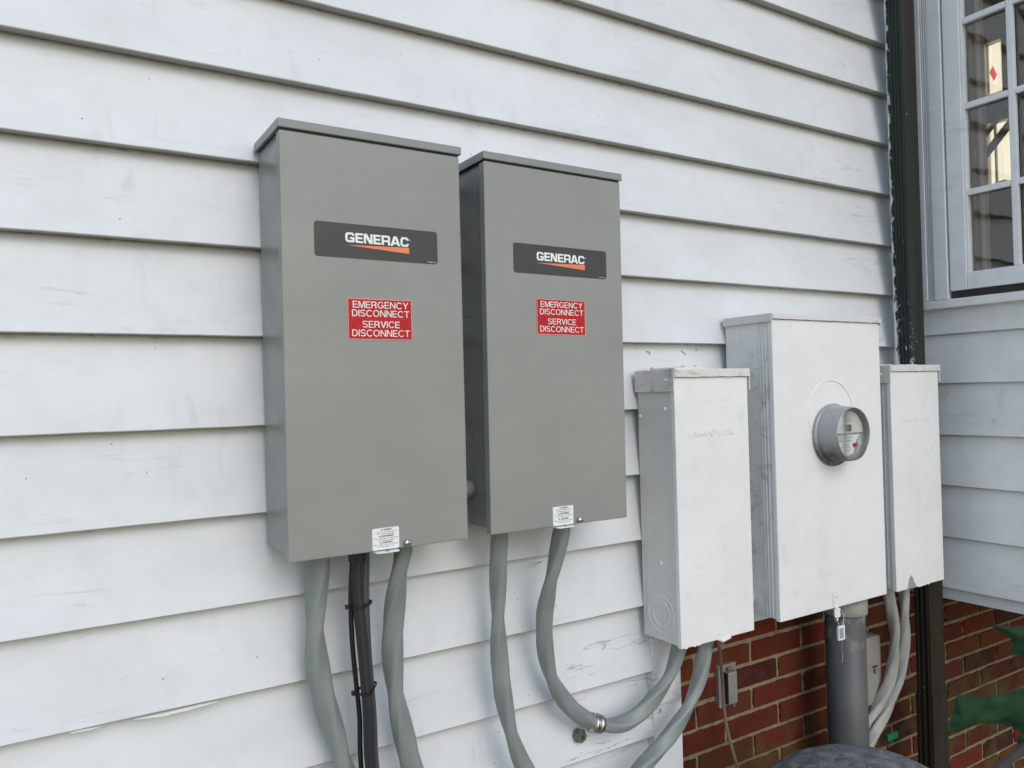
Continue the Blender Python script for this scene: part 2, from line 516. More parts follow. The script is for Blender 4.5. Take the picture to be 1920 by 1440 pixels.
def prism(bm, poly, y0, y1, plane='y'):
    """poly in (x,z), extruded from y0 (front) to y1"""
    def P(a, b, y): return Vector((a, y, b)) if plane == 'y' else Vector((y, a, b))
    A = [bm.verts.new(P(a, b, y0)) for a, b in poly]
    C = [bm.verts.new(P(a, b, y1)) for a, b in poly]
    bm.faces.new(A); bm.faces.new(C[::-1])
    n = len(poly)
    for i in range(n):
        j = (i + 1) % n
        bm.faces.new((A[j], A[i], C[i], C[j]))
    bmesh.ops.recalc_face_normals(bm, faces=bm.faces)
    return bm
def rrect(x0, x1, z0, z1, r, n=5):
    out = []
    for cx, cz, a in ((x1 - r, z1 - r, 0), (x0 + r, z1 - r, 90), (x0 + r, z0 + r, 180), (x1 - r, z0 + r, 270)):
        for k in range(n + 1):
            t = R(a + 90 * k / n)
            out.append((cx + r * math.cos(t), cz + r * math.sin(t)))
    return out
def curve_mesh(c):
    o = bpy.data.objects.new('tmp', c)
    COL.objects.link(o)
    dg = bpy.context.evaluated_depsgraph_get()
    me = bpy.data.meshes.new_from_object(o.evaluated_get(dg))
    bpy.data.objects.remove(o)
    return me
def fit(me, bm, x0, x1, z0, z1, y, plane='y'):
    xs = [v.co.x for v in me.vertices]; ys = [v.co.y for v in me.vertices]
    a, b, c, d = min(xs), max(xs), min(ys), max(ys)
    t = bmesh.new(); t.from_mesh(me)
    for v in t.verts:
        X = x0 + (v.co.x - a) / (b - a) * (x1 - x0)
        Z = z0 + (v.co.y - c) / (d - c) * (z1 - z0)
        v.co = Vector((X, y - v.co.z, Z))
    tm = bpy.data.meshes.new('t'); t.to_mesh(tm); t.free()
    bm.from_mesh(tm); bpy.data.meshes.remove(tm); bpy.data.meshes.remove(me)
def text(bm, s, x0, x1, z0, z1, y, bold=0., ext=0., space=1.):
    c = bpy.data.curves.new('t', 'FONT')
    c.body = s; c.size = 1; c.offset = bold; c.extrude = ext; c.space_character = space
    c.resolution_u = 3
    fit(curve_mesh(c), bm, x0, x1, z0, z1, y)
def polys(bm, letters, x0, x1, z0, z1, y):
    c = bpy.data.curves.new('p', 'CURVE'); c.dimensions = '2D'; c.fill_mode = 'BOTH'
    for poly in letters:
        sp = c.splines.new('POLY'); sp.points.add(len(poly) - 1); sp.use_cyclic_u = True
        for i, (a, b) in enumerate(poly): sp.points[i].co = (a, b, 0, 1)
    fit(curve_mesh(c), bm, x0, x1, z0, z1, y)

# ------------------------------------------------------------------ ground
bm = B()
bmesh.ops.create_grid(bm, x_segments=60, y_segments=60, size=60)
for v in bm.verts:
    v.co.z = -1.5 + .03 * noise.noise(v.co * .7)
tag(obj('ground', bm, M['ground']), kind='structure')

# ------------------------------------------------------------------ house
H = thing('clapboard_house', (1.4, 1.6, -1.5), 'white clapboard house wall with brick base, projecting bay and window', 'house')

def siding_mesh(lips, x_of, y_of, a0, a1, step, lip=.028, topz=None, bottom_back=True):
    """lips: descending z of every lower board edge; boards run along parameter a. x_of/y_of map (a, out) to the world,
    out = distance from the lip plane towards the wall"""
    bm = B()
    uvl = bm.loops.layers.uv.new('UVMap')
    n = int((a1 - a0) / step)
    for ci, z in enumerate(lips):
        zt = lips[ci - 1] if ci else z + .165
        rows = []
        A1 = a1(z) if callable(a1) else a1
        for i in range(n + 1):
            a = a0 + (A1 - a0) * i / n
            wz = .0013 * noise.noise(Vector((a * 2.1, z * 13, 1.7))) + .0006 * noise.noise(Vector((a * 17, z * 5, 4)))
            wy = .0016 * noise.noise(Vector((a * 1.7, z * 9, 8.2))) + .0005 * noise.noise(Vector((a * 23, z * 3, 2)))
            prof = [(.036, z + .004 + wz * .3, -1), (lip * .55, z + .0005 + wz, -1), (.0022 + wy, z + wz, -1), (wy, z + .0022 + wz, .01),
                    (lip * .303 + wy, z + .05, .32), (lip * .667, z + .11, .68), (lip + .0005, zt + .001, .99), (lip + .0015, zt + .012, 1)]
            rows.append([(bm.verts.new(Vector((x_of(a, o_), y_of(a, o_), zz))), a, vv) for o_, zz, vv in prof])
        for r0, r1 in zip(rows, rows[1:]):
            for k in range(len(r0) - 1):
                f = bm.faces.new((r0[k][0], r1[k][0], r1[k + 1][0], r0[k + 1][0]))
                for lp, q in zip(f.loops, (r0[k], r1[k], r1[k + 1], r0[k + 1])):
                    lp[uvl].uv = (q[1], q[2])
        # end caps
        for rw in (rows[0], rows[-1]):
            try: bm.faces.new([q[0] for q in rw])
            except ValueError: pass
    return bm

top = []
z = 1.1139 + .165 * 12
LIPS = [1.1139, .9486, .7837, .6179, .4499, .2868, .1191, -.0497, -.2141, -.3783, -.5439]
up = [1.1139 + .1655 * k for k in range(12, 0, -1)]
full = up + LIPS
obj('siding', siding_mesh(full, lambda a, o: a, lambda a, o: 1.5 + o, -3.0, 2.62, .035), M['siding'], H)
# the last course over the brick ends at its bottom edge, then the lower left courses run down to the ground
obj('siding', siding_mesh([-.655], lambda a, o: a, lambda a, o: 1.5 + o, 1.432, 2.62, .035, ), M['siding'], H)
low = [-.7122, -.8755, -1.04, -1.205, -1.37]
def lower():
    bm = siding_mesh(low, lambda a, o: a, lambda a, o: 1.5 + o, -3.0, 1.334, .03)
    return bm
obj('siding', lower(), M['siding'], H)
# backing sheathing so nothing shows through
bm = B(); box(bm, -3.0, 2.7, 1.540, 1.60, -.63, 3.2)
box(bm, -3.0, 1.43, 1.541, 1.599, -1.55, -.631)
obj('sheathing', bm, M['trim'], H)
# corner board where clapboard stops at the brick
bm = B(); box(bm, 1.3345, 1.4315, 1.502, 1.5395, -1.55, -.5465 - .012, .002)
o = obj('corner_board', bm, M['trim'], H)

# brick foundation: every brick its own bevelled block in one mesh
bm = B()
tone = bm.loops.layers.color.new('tone')
rng = random.Random(3)
zb = -.802
row = -3
for row in range(-2, 12):
    zt = -.734 - .0677 * row
    zl = zt - .0677 + .0105
    off = 1.764 if row % 2 == 0 else 1.876 - .2235
    k0 = -2
    for k in range(-2, 12):
        xa = off + k * .2235 + .0055
        xb = xa + .2235 - .011
        if xb < 1.40 or xa > 4.2: continue
        xa = max(xa, 1.40)
        j = [rng.uniform(-.0016, .0016) for _ in range(4)]
        t = rng.random()
        base = (.355, .100, .034) if t < .45 else (.22, .056, .024) if t < .7 else (.36, .155, .055)
        f_ = rng.uniform(.8, 1.15)
        base = tuple(c * f_ for c in base)
        nb = bmesh.new()
        box(nb, xa + j[0], xb + j[1], 1.56 + j[2], 1.62, zl + j[3], zt - .0008 + j[1] * .5, .0035, 2)
        nl = nb.loops.layers.color.new('tone')
        for fc in nb.faces:
            for lp in fc.loops: lp[nl] = (*base, 1)
        tm = bpy.data.meshes.new('t'); nb.to_mesh(tm); nb.free(); bm.from_mesh(tm); bpy.data.meshes.remove(tm)
me_b = bm
brick = obj('brick_foundation', me_b, M['brick'], H)
bm = B()
nx, nz = 360, 150
grid = [[bm.verts.new(Vector((1.40 + 2.8 * i / nx, 1.5648 + .0042 * noise.noise(Vector((i * .23, k * .31, 0))) + .0022 * noise.noise(Vector((i * .9, k * .9, 5))), -1.55 + .95 * k / nz))) for k in range(nz + 1)] for i in range(nx + 1)]
for i in range(nx):
    for k in range(nz):
        bm.faces.new((grid[i][k], grid[i + 1][k], grid[i + 1][k + 1], grid[i][k + 1])).smooth = True
obj('mortar', bm, M['mortar'], brick)

# ---- bay: side wall in the plane x = 2.5, coming towards the viewer
XB = 2.5
BAYF = .62
blips = [.152, -.0045, -.1705, -.3315, -.4965, -.6600]
def bay_side():
    b = siding_mesh(blips, lambda a, o: XB + o * .55, lambda a, o: a, BAYF, 1.50, .03, lip=.020)
    return b
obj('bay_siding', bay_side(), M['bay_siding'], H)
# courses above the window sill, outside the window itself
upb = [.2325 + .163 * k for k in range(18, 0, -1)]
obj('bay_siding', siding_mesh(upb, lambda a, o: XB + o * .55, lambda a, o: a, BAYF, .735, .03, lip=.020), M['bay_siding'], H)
# bay front (faces the viewer's side, out of frame), floor and sheathing
bm = B()
box(bm, 2.525, 5.0, BAYF - .0, BAYF + .04, -.655, 3.2)
box(bm, 2.519, 2.56, BAYF, 1.53, -.655, .233)
box(bm, 2.519, 2.56, BAYF, .735, .2335, 3.2)
box(bm, 2.519, 2.56, 1.425, 1.53, .2335, 3.2)
box(bm, 2.5195, 5.0, BAYF + .041, 1.75, -.70, -.656)
obj('bay_wall', bm, M['bay_siding'], H)
bm = B(); box(bm, 2.498, 2.53, BAYF - .03, BAYF + .035, -.66, 3.2, .002)
obj('bay_corner_board', bm, M['bay_trim'], H)

# window in the bay side
def win_part(name, rects, mat, par, bev=.002):
    b = B()
    for r in rects: box(b, *r, bev)
    return obj(name, b, mat, par)
W = win_part('window', [(2.474, 2.515, 1.4175, 1.4345, .262, 3.0), (2.480, 2.516, 1.397, 1.4165, .2625, 3.0), (2.476, 2.517, 1.3535, 1.396, .262, 3.0),
                        (2.474, 2.517, .745, .80, .262, 3.0)], M['bay_trim'], H)
b = B()
for yy in (1.4140, 1.4060, 1.3990):
    cyl(b, (2.4790, yy, .264), (2.4790, yy, 3.0), .0028, seg=10)
obj('casing_moulding', b, M['bay_trim'], W, True)
win_part('sill', [(2.472, 2.517, .80, 1.436, .2335, .2605), (2.478, 2.517, .74, 1.4362, .2337, .246)], M['bay_trim'], W, .003)
win_part('sash', [(2.480, 2.512, 1.2965, 1.3475, .285, 2.2), (2.480, 2.512, .805, .855, .285, 2.2), (2.4805, 2.512, .8555, 1.296, .285, .3325),
                  (2.4845, 2.510, 1.2885, 1.2962, .3328, 2.2), (2.486, 2.510, .8556, 1.2882, .3328, .339)], M['bay_trim'], W, .0025)
for yc in (1.153, 1.016):
    win_part('muntin', [(2.484, 2.500, yc - .0095, yc + .0095, .339, 2.2)], M['bay_trim'], W, .003)
for zc in (.585, .853, 1.118, 1.385, 1.65, 1.92):
    for (ya, yb) in ((1.1626, 1.2884), (1.0256, 1.1434), (.8556, 1.0064)):
        win_part('muntin', [(2.485, 2.500, ya, yb, zc - .0095, zc + .0095)], M['bay_trim'], W, .003)
b = B(); box(b, 2.5012, 2.5042, .80, 1.345, .30, 2.2)
obj('glass_pane', b, M['glass'], W)
# dark jamb between the casing and the wall, and the inner reveal
win_part('jamb', [(2.5125, 2.56, 1.3486, 1.353, .262, 3.0), (2.5135, 2.60, 1.3478, 1.42, .34, 3.0)], M['room'], W, 0)
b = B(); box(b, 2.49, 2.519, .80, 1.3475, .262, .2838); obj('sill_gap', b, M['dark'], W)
# inner storm sash rails, seen through the glass
win_part('inner_frame', [(2.535, 2.56, 1.262, 1.276, .34, 2.2), (2.56, 2.59, 1.300, 1.325, .34, 2.2)], M['room'], W, .002)

# the room behind the glass
bm = B()
box(bm, 2.562, 4.7, 3.4, 3.45, -.6, 2.6)
box(bm, 2.562, 4.7, .665, 3.45, 2.6, 2.65)
box(bm, 2.562, 4.7, .665, 3.45, -.65, -.601)
box(bm, 2.562, 2.60, 1.76, 3.39, -.6, 2.6)
box(bm, 4.70, 4.75, .665, 2.19, -.6, 2.6)
box(bm, 4.70, 4.75, 2.325, 3.45, -.6, 2.6)
box(bm, 4.70, 4.75, 2.1901, 2.3249, -.6, .98)
box(bm, 4.70, 4.75, 2.1901, 2.3249, 1.93, 2.6)
box(bm, 4.701, 4.749, 2.1901, 2.228, 1.47, 1.9299)
box(bm, 4.702, 4.748, 2.2281, 2.3249, 1.47, 1.635)
obj('interior_wall', bm, M['room'], H)
bm = B(); box(bm, 4.76, 4.765, 2.10, 2.36, .96, 2.04)
obj('far_window_pane', bm, M['lit'], H)
bm = B()
box(bm, 4.68, 4.698, 2.262, 2.270, .98, 1.47)
box(bm, 4.68, 4.698, 2.292, 2.296, 1.636, 1.93)
obj('far_window_frame', bm, M['trim'], H)
bm = B()
cyl(bm, (4.55, 2.55, .95), (4.35, 1.75, 1.62), .02)
cyl(bm, (4.55, 2.60, 1.0), (4.35, 1.80, 1.67), .012)
o = obj('slanted_rail', bm, M['trim'], H)
bm = B()
prism(bm, [(x_, z_) for x_, z_ in [(-.018, -.012), (.002, .042), (.020, .012), (-.002, -.042)]], 0, .006, 'x')
for v in bm.verts: v.co += Vector((4.60, 2.225, 1.71))
o = obj('hanging_ornament', bm, M['redglass']); tag(o, 'small red diamond ornament hanging before the lit pane inside the window', 'ornament')
bm = B(); box(bm, 3.9, 4.5, 1.85, 2.8, -.6, .98, .12, 5)
for v in bm.verts: v.co.z += .10 * math.sin(v.co.y * 5) * (v.co.z > .5)
o = obj('armchair', bm, M['dark'], None, True); tag(o, 'dark rounded armchair back seen dimly through the window panes', 'armchair')

# ------------------------------------------------------------------ downspout
D = thing('downspout', (2.405, 1.44, -1.5), 'dark green downspout with peeling paint in the corner beside the window', 'downspout')
def spout(bm, x0, x1, y0, y1, z0, z1, ribs=5):
    poly = []
    def side(ax, ay, bx, by, nxn, nyn):
        for k in range(ribs * 4):
            t = k / (ribs * 4)
            d = .0016 * (1 if (k % 4) in (1, 2) else -1) if 2 <= k <= ribs * 4 - 2 else 0
            poly.append((ax + (bx - ax) * t + nxn * d, ay + (by - ay) * t + nyn * d))
    side(x0, y0, x1, y0, 0, -1); side(x1, y0, x1, y1, 1, 0); side(x1, y1, x0, y1, 0, 1); side(x0, y1, x0, y0, -1, 0)
    zs = [z0 + (z1 - z0) * i / 40 for i in range(41)]
    rings = [[bm.verts.new(Vector((a + .0008 * noise.noise(Vector((a * 9, b_ * 9, zz * 6))), b_, zz))) for a, b_ in poly] for zz in zs]
    n = len(poly)
    for a, c in zip(rings, rings[1:]):
        for i in range(n):
            j = (i + 1) % n
            bm.faces.new((a[i], a[j], c[j], c[i]))
    bm.faces.new(rings[0][::-1]); bm.faces.new(rings[-1])
bm = B(); spout(bm, 2.366, 2.441, 1.413, 1.4675, -.02, 3.1)
obj('upper_pipe', bm, M['downspout'], D)
bm = B(); spout(bm, 2.400, 2.478, 1.402, 1.450, -1.0, -.03, 3)
lo = obj('lower_pipe', bm, M['post'], D, label='dirty brown lower length of the downspout')
bm = B(); spout(bm, 2.397, 2.481, 1.399, 1.453, -1.5, -.985, 3)
obj('lower_pipe', bm, M['post'], D)
bm = B(); box(bm, 2.360, 2.448, 1.4695, 1.4985, 1.9, 1.94, .001); obj('strap', bm, M['downspout'], D)

# ------------------------------------------------------------------ lettering of the name plate
def chamf(w, h, c):
    return [(c, 0), (w - c, 0), (w, c), (w, h - c), (w - c, h), (c, h), (0, h - c), (0, c)]
def name_letters():
    L = []; x = 0; s = .26; c = .20; g = .09
    def add(ps):
        for p in ps: L.append([(x + a, b) for a, b in p])
    # G
    w_ = 1.0
    add([[(c, 0), (w_ - c * .6, 0), (w_, c * .6), (w_, .54), (.50, .54), (.50, .34), (w_ - s, .34), (w_ - s, .21), (s + .05, .21), (s, .26), (s, .74), (s + .05, .79), (w_ - s - .05, .79), (w_ - s, .75), (w_ - s, .68), (w_, .68), (w_, 1 - c), (w_ - c, 1), (c, 1), (0, 1 - c), (0, c)]]); x += w_ + g
    E = lambda w_: [[(0, 0), (w_, 0), (w_, .20), (s, .20), (s, .40), (w_ - .06, .40), (w_ - .06, .60), (s, .60), (s, .80), (w_, .80), (w_, 1), (0, 1)]]
    add(E(.82)); x += .82 + g
    w_ = .98
    add([[(0, 0), (s * .95, 0), (s * .95, .62), (w_ - .36, 0), (w_, 0), (w_, 1), (w_ - s * .95, 1), (w_ - s * .95, .38), (.36, 1), (0, 1)]]); x += w_ + g
    add(E(.82)); x += .82 + g
    w_ = .98
    add([[(0, 0), (s, 0), (s, .32), (w_ - .34, .32), (w_ - s, .26), (w_ - s, 0), (w_, 0), (w_, .32), (w_ - .09, .42), (w_, .52), (w_, 1 - c * .8), (w_ - c * .8, 1), (0, 1)], [(s, .51), (s, .80), (w_ - s - .04, .80), (w_ - s, .76), (w_ - s, .55), (w_ - s - .04, .51)]]); x += w_ + g * .3
    w_ = 1.12
    add([[(0, 0), (.28, 0), (.35, .18), (w_ - .35, .18), (w_ - .28, 0), (w_, 0), (w_ * .5 + .19, 1), (w_ * .5 - .19, 1)], [(.43, .37), (w_ - .43, .37), (w_ * .5, .76)]]); x += w_ + g * .3
    w_ = .96
    add([[(c, 0), (w_ - c, 0), (w_, c), (w_, .33), (w_ - s, .33), (w_ - s, .25), (w_ - s - .05, .21), (s + .05, .21), (s, .26), (s, .74), (s + .05, .79), (w_ - s - .05, .79), (w_ - s, .75), (w_ - s, .67), (w_, .67), (w_, 1 - c), (w_ - c, 1), (c, 1), (0, 1 - c), (0, c)]])
    return L

def stroke_outline(P, w):
    P = [Vector((a, b)) for a, b in P]
    L, Rr = [], []
    for i, p in enumerate(P):
        a = P[max(i - 1, 0)]; b = P[min(i + 1, len(P) - 1)]
        d1 = (p - a).normalized() if i else (b - p).normalized()
        d2 = (b - p).normalized() if i < len(P) - 1 else d1
        n1 = Vector((-d1.y, d1.x)); n2 = Vector((-d2.y, d2.x)); nn = (n1 + n2).normalized()
        k = min(1.6, 1 / max(.3, nn.dot(n1)))
        L.append(p + nn * w / 2 * k); Rr.append(p - nn * w / 2 * k)
    return [tuple(v) for v in L + Rr[::-1]]
def earc(cx, cy, rx, ry, a0, a1, n=14):
    return [(cx + rx * math.cos(R(a0 + (a1 - a0) * i / n)), cy + ry * math.sin(R(a0 + (a1 - a0) * i / n))) for i in range(n + 1)]
def sans(ch):
    t = .118; h = t / 2
    if ch == 'E': return .62, [[(0, 0), (.62, 0), (.62, t), (t, t), (t, .44), (.57, .44), (.57, .44 + t), (t, .44 + t), (t, 1 - t), (.60, 1 - t), (.60, 1), (0, 1)]]
    if ch == 'M': return .82, [[(0, 0), (t, 0), (t, .80), (.345, 0), (.475, 0), (.82 - t, .80), (.82 - t, 0), (.82, 0), (.82, 1), (.82 - t * 1.35, 1), (.41, .20), (t * 1.35, 1), (0, 1)]]
    if ch == 'N': return .72, [[(0, 0), (t, 0), (t, .78), (.72 - t * 1.1, 0), (.72, 0), (.72, 1), (.72 - t, 1), (.72 - t, .22), (t * 1.1, 1), (0, 1)]]
    if ch == 'I': return t, [[(0, 0), (t, 0), (t, 1), (0, 1)]]
    if ch == 'T': return .70, [[(.35 - h, 0), (.35 + h, 0), (.35 + h, 1 - t), (.70, 1 - t), (.70, 1), (0, 1), (0, 1 - t), (.35 - h, 1 - t)]]
    if ch == 'V': return .74, [[(.30, 0), (.44, 0), (.74, 1), (.595, 1), (.37, .17), (.145, 1), (0, 1)]]
    if ch == 'Y': return .74, [[(.37 - h, 0), (.37 + h, 0), (.37 + h, .40), (.74, 1), (.585, 1), (.37, .53), (.155, 1), (0, 1), (.37 - h, .40)]]
    if ch == 'D': return .72, [[(0, 0), (.32, 0)] + earc(.32, .5, .40, .5, -90, 90) + [(0, 1)], [(t, t), (.31, t)] + earc(.31, .5, .275, .5 - t, -90, 90) + [(t, 1 - t)]]
    if ch == 'O': return .84, [earc(.42, .5, .42, .515, 0, 348, 28), earc(.42, .5, .42 - t, .515 - t, 0, 348, 28)]
    if ch == 'R': return .70, [[(0, 0), (t, 0), (t, .41), (.36, .41), (.50, .36), (.53, 0), (.69, 0), (.66, .30), (.58, .45)] + earc(.40, .73, .28, .27, -50, 90, 10) + [(0, 1)], [(t, .41 + t), (.39, .41 + t)] + earc(.40, .71, .145, .155, -75, 90, 8) + [(t, 1 - t)]]
    if ch == 'C': return .78, [stroke_outline(earc(.42, .5, .42 - h, .515 - h, 38, 322, 26), t)]
    if ch == 'G': return .82, [stroke_outline(earc(.42, .5, .42 - h, .515 - h, 38, 318, 24) + [(.745, .20), (.75, .45), (.44, .45)], t)]
    if ch == 'S': return .68, [stroke_outline(earc(.34, .735, .34 - h, .265 - h + .015, 20, 240, 14)[:-1] + [(.20, .56), (.34, .51), (.48, .465)] + earc(.34, .265, .34 - h, .265 - h + .015, 55, -160, 14), t)]
def sans_text(bm, s, x0, x1, z0, z1, y):
    L = []; x = 0
    for ch in s:
        w_, ps = sans(ch)
        for p in ps: L.append([(x + a, b) for a, b in p])
        x += w_ + (.115 if ch not in 'TV' else .07)
    polys(bm, L, x0, x1, z0, z1, y)

# ------------------------------------------------------------------ grey switch enclosures
def switch_box(x0, plate_z, plate_x, sx, sz, lx, label, tilt=0.):
    T = thing('switch_enclosure', (x0 + .175, 1.5, -.281), label, 'electrical box', 'tall grey metal switch enclosures on the clapboard wall')
    x1 = x0 + .350; yf = 1.34
    zb, zt = -.281, .466
    bm = B(); box(bm, x0 + .005, x1 - .005, 1.3615, 1.4975, zb + .009, zt, .0015)
    obj('enclosure_body', bm, M['greyside'], T)
    bm = B()
    # cover: front sheet with side flanges
    box(bm, x0, x1, yf, yf + .0205, zb, zt - .0015, .0022, 3)
    cov = obj('cover', bm, M['grey'], T)
    bm = B()
    prism(bm, [(x0 - .0035, 1), (x1 + .0035, 1), (x1 + .0035, 0), (x0 - .0035, 0)], 0, 1)
    bm.free(); bm = B()
    # rain cap: sloping top sheet with folded-down skirts
    X0, X1 = x0 - .0035, x1 + .0035
    vs = []
    zt1, zt0, zs = .4835, .4835, .4675
    def q(pts, bm=bm): bm.faces.new([bm.verts.new(Vector(p)) for p in pts])
    box(bm, X0, X1, yf - .0045, 1.4985, zs + .0005, zt1, .0020, 3)
    # thin rolled lower edge on the left skirt
    box(bm, X0 - .0008, X0 + .0008, yf + .002, 1.4985, zs - .0012, zs + .0012)
    obj('rain_cap', bm, M['cap'], T)
    # black strip that paints in the shadow gap under the cap
    bm = B(); box(bm, x0 + .002, x1 - .002, yf + .0022, 1.49, zt - .001, zs + .0003); obj('cap_shadow_gap', bm, M['black'], T)
    # name plate
    pz0, pz1 = plate_z
    bm = B(); prism(bm, rrect(plate_x, plate_x + .2405, pz0, pz1, .0055), yf - .0008, yf + .0002)
    pl = obj('name_plate', bm, M['plate'], T)
    bm = B(); polys(bm, name_letters(), plate_x + .0565, plate_x + .1805, pz0 + .0285, pz0 + .0462, yf - .0013); obj('lettering', bm, M['ink_white'], pl)
    bm = B(); prism(bm, [(plate_x + .057, pz0 + .0232), (plate_x + .181, pz0 + .0272), (plate_x + .181, pz0 + .0158)], yf - .0013, yf - .0007); obj('swoosh', bm, M['orange'], pl)
    bm = B(); text(bm, '\u00ae', plate_x + .182, plate_x + .1845, pz0 + .0405, pz0 + .043, yf - .0013); obj('registered_mark', bm, M['ink_white'], pl)
    bm = B(); text(bm, '001586 Rev B', plate_x + .219, plate_x + .2365, pz0 + .0022, pz0 + .0042, yf - .0013)
    obj('small_print', bm, M['ink_white'], pl)
    # red sticker
    bm = B(); box(bm, sx, sx + .1255, yf - .0007, yf + .0002, sz, sz + .0745)
    st = obj('warning_sticker', bm, M['red'], T)
    bm = B()
    for (a, b, c, d) in ((0, .1255, .0732, .0745), (0, .1255, 0, .0013), (0, .0013, .00135, .07315), (.1242, .1255, .00135, .07315)):
        box(bm, sx + a, sx + b, yf - .0010, yf - .00072, sz + c, sz + d)
    obj('border', bm, M['pink'], st)
    bm = B()
    cx = sx + .0640
    for s, w_, z0, h in (('EMERGENCY', .1085, .0574, .0125), ('DISCONNECT', .1120, .0418, .0125), ('SERVICE', .0730, .0218, .0125), ('DISCONNECT', .1130, .0058, .0125)):
        sans_text(bm, s, cx - w_ / 2, cx + w_ / 2, sz + z0, sz + z0 + h, yf - .0011)
    obj('lettering', bm, M['ink_white'], st)
    # white caution label
    lz0, lz1 = -.2790, -.2400
    bm = B(); prism(bm, rrect(lx, lx + .0525, lz0, lz1, .0025, 3), yf - .0008, yf + .0002)
    lb = obj('caution_label', bm, M['label'], T)
    bm = B()
    lines = [('WARNING', .016, .0345, .0028, .018, .03), ('Cancer and reproductive harm', .0385, .0307, .0022, 0, .008), ('www.P65Warnings.ca.gov', .033, .0270, .0022, 0, .008),
             ('AVERTISSEMENT', .024, .0228, .0028, .018, .03), ('Cancer et effet nocif sur la reproduction', .0485, .0190, .0022, 0, .008), ('www.P65Warnings.ca.gov', .033, .0153, .0022, 0, .008),
             ('ADVERTENCIA', .020, .0113, .0028, .018, .03), ('Peligro c\u00e1ncer y da\u00f1os reproductivos', .0485, .0077, .0022, 0, .008), ('www.P65Warnings.ca.gov', .033, .0040, .0022, 0, .008)]
    for s, w_, z0, h, off, bo in lines:
        c_ = lx + .02625 + (.003 if off else 0)
        text(bm, s, c_ - w_ / 2, c_ + w_ / 2, lz0 + z0, lz0 + z0 + h, yf - .0012, bold=bo)
        if off:
            tx = c_ - w_ / 2 - .0045
            for tri in ([(tx, z0), (tx + .0032, z0), (tx + .0016, z0 + .003)],):
                prism(bm, [(a, lz0 + b_) for a, b_ in tri], yf - .0012, yf - .0009)
    obj('lettering', bm, M['ink'], lb)
    # hasp tab sticking out under the label
    bm = B(); prism(bm, [(lx + .003, 1.352), (lx + .004, 1.330), (lx + .009, 1.326), (lx + .044, 1.326), (lx + .049, 1.330), (lx + .050, 1.352)], -.2835, -.2815)
    for v in bm.verts: v.co = Vector((v.co.x, v.co.z, v.co.y))
    bmesh.ops.recalc_face_normals(bm, faces=bm.faces)
    hp = obj('hasp', bm, M['ink_white'], T)
    bm = B(); cyl(bm, (lx + .027, 1.334, -.2813), (lx + .027, 1.334, -.2810), .0032, seg=16)
    obj('hasp_hole', bm, M['black'], hp)
    # knurled screw
    bm = B(); lathe(bm, [(.001, .0), (.001, .0060), (-.006, .0064), (-.0075, .0055), (-.0078, 0)], (lx + .0675, yf - .001, -.2725), 'y', 24)
    sc = obj('cover_screw', bm, M['steel'], T, True)
    bm = B(); box(bm, lx + .0668, lx + .0682, yf - .0090, yf - .0086, -.278, -.267); obj('screw_slot', bm, M['oldsteel'], sc)
    # lower lip screw
    bm = B(); cyl(bm, (x0 + .03, 1.36, zb - .003), (x0 + .03, 1.36, zb + .002), .003, seg=12); obj('lip_screw', bm, M['steel'], T, True)
    T.rotation_euler = (0, tilt, 0)
    return T
switch_box(.378, (.2505, .3125), .4355, .4935, .1040, .5300, 'left one of the two tall grey metal enclosures, the one nearest the viewer')
switch_box(.7795, (.2455, .3065), .8450, .8990, .1200, .9290, 'right one of the two tall grey metal enclosures, next to the white boxes', R(.35))

# short nipple between the two enclosures
def nipple(c, x0, x1, r, mat, label, name='pipe_nipple'):
    T = thing(name, (x0, c[0], c[1]), label, 'pipe fitting')
    bm = B(); cyl(bm, (x0, *c), (x1, *c), r); obj('nipple', bm, mat, T, True)
    bm = B(); xm = (x0 + x1) / 2
    lathe(bm, [(-.009, r + .001), (-.009, r + .006), (.006, r + .006), (.008, r + .001)], (xm, *c), 'x', 8)
    obj('locknut', bm, mat, T)
nipple((1.425, -.196), .7235, .7842, .0195, M['conduit'], 'short round grey pipe fitting joining the two grey enclosures')

# ------------------------------------------------------------------ white painted boxes
def emboss(bm, x0, x1, z0, z1, yf):
    m_ = (x0 + x1) / 2; w_ = x1 - x0
    text(bm, 'GENERAL', x0, x0 + w_ * .40, z0 + .003, z1 - .003, yf, ext=.0007)
    text(bm, 'ELECTRIC', x0 + w_ * .60, x1, z0 + .003, z1 - .003, yf, ext=.0007)
    text(bm, 'GE', m_ - .006, m_ + .006, z0 + .004, z1 - .004, yf, ext=.0007)
    lathe(bm, [(.0, .0088), (-.0009, .0091), (-.0009, .0098), (.0, .0101)], (m_, yf, (z0 + z1) / 2), 'y', 28, False)
def drips(bm, x0, x1, yf, z, seed, rng_n=14, size=.004):
    rg = random.Random(seed)
    for i in range(rng_n):
        x = rg.uniform(x0, x1); s_ = rg.uniform(.4, 1) * size
        bmesh.ops.create_icosphere(bm, subdivisions=2, radius=1, matrix=Matrix.Translation((x, yf + .001, z + rg.uniform(-.001, .001))) @ Matrix.Diagonal((s_ * 1.4, .0016, s_ * .8, 1)))
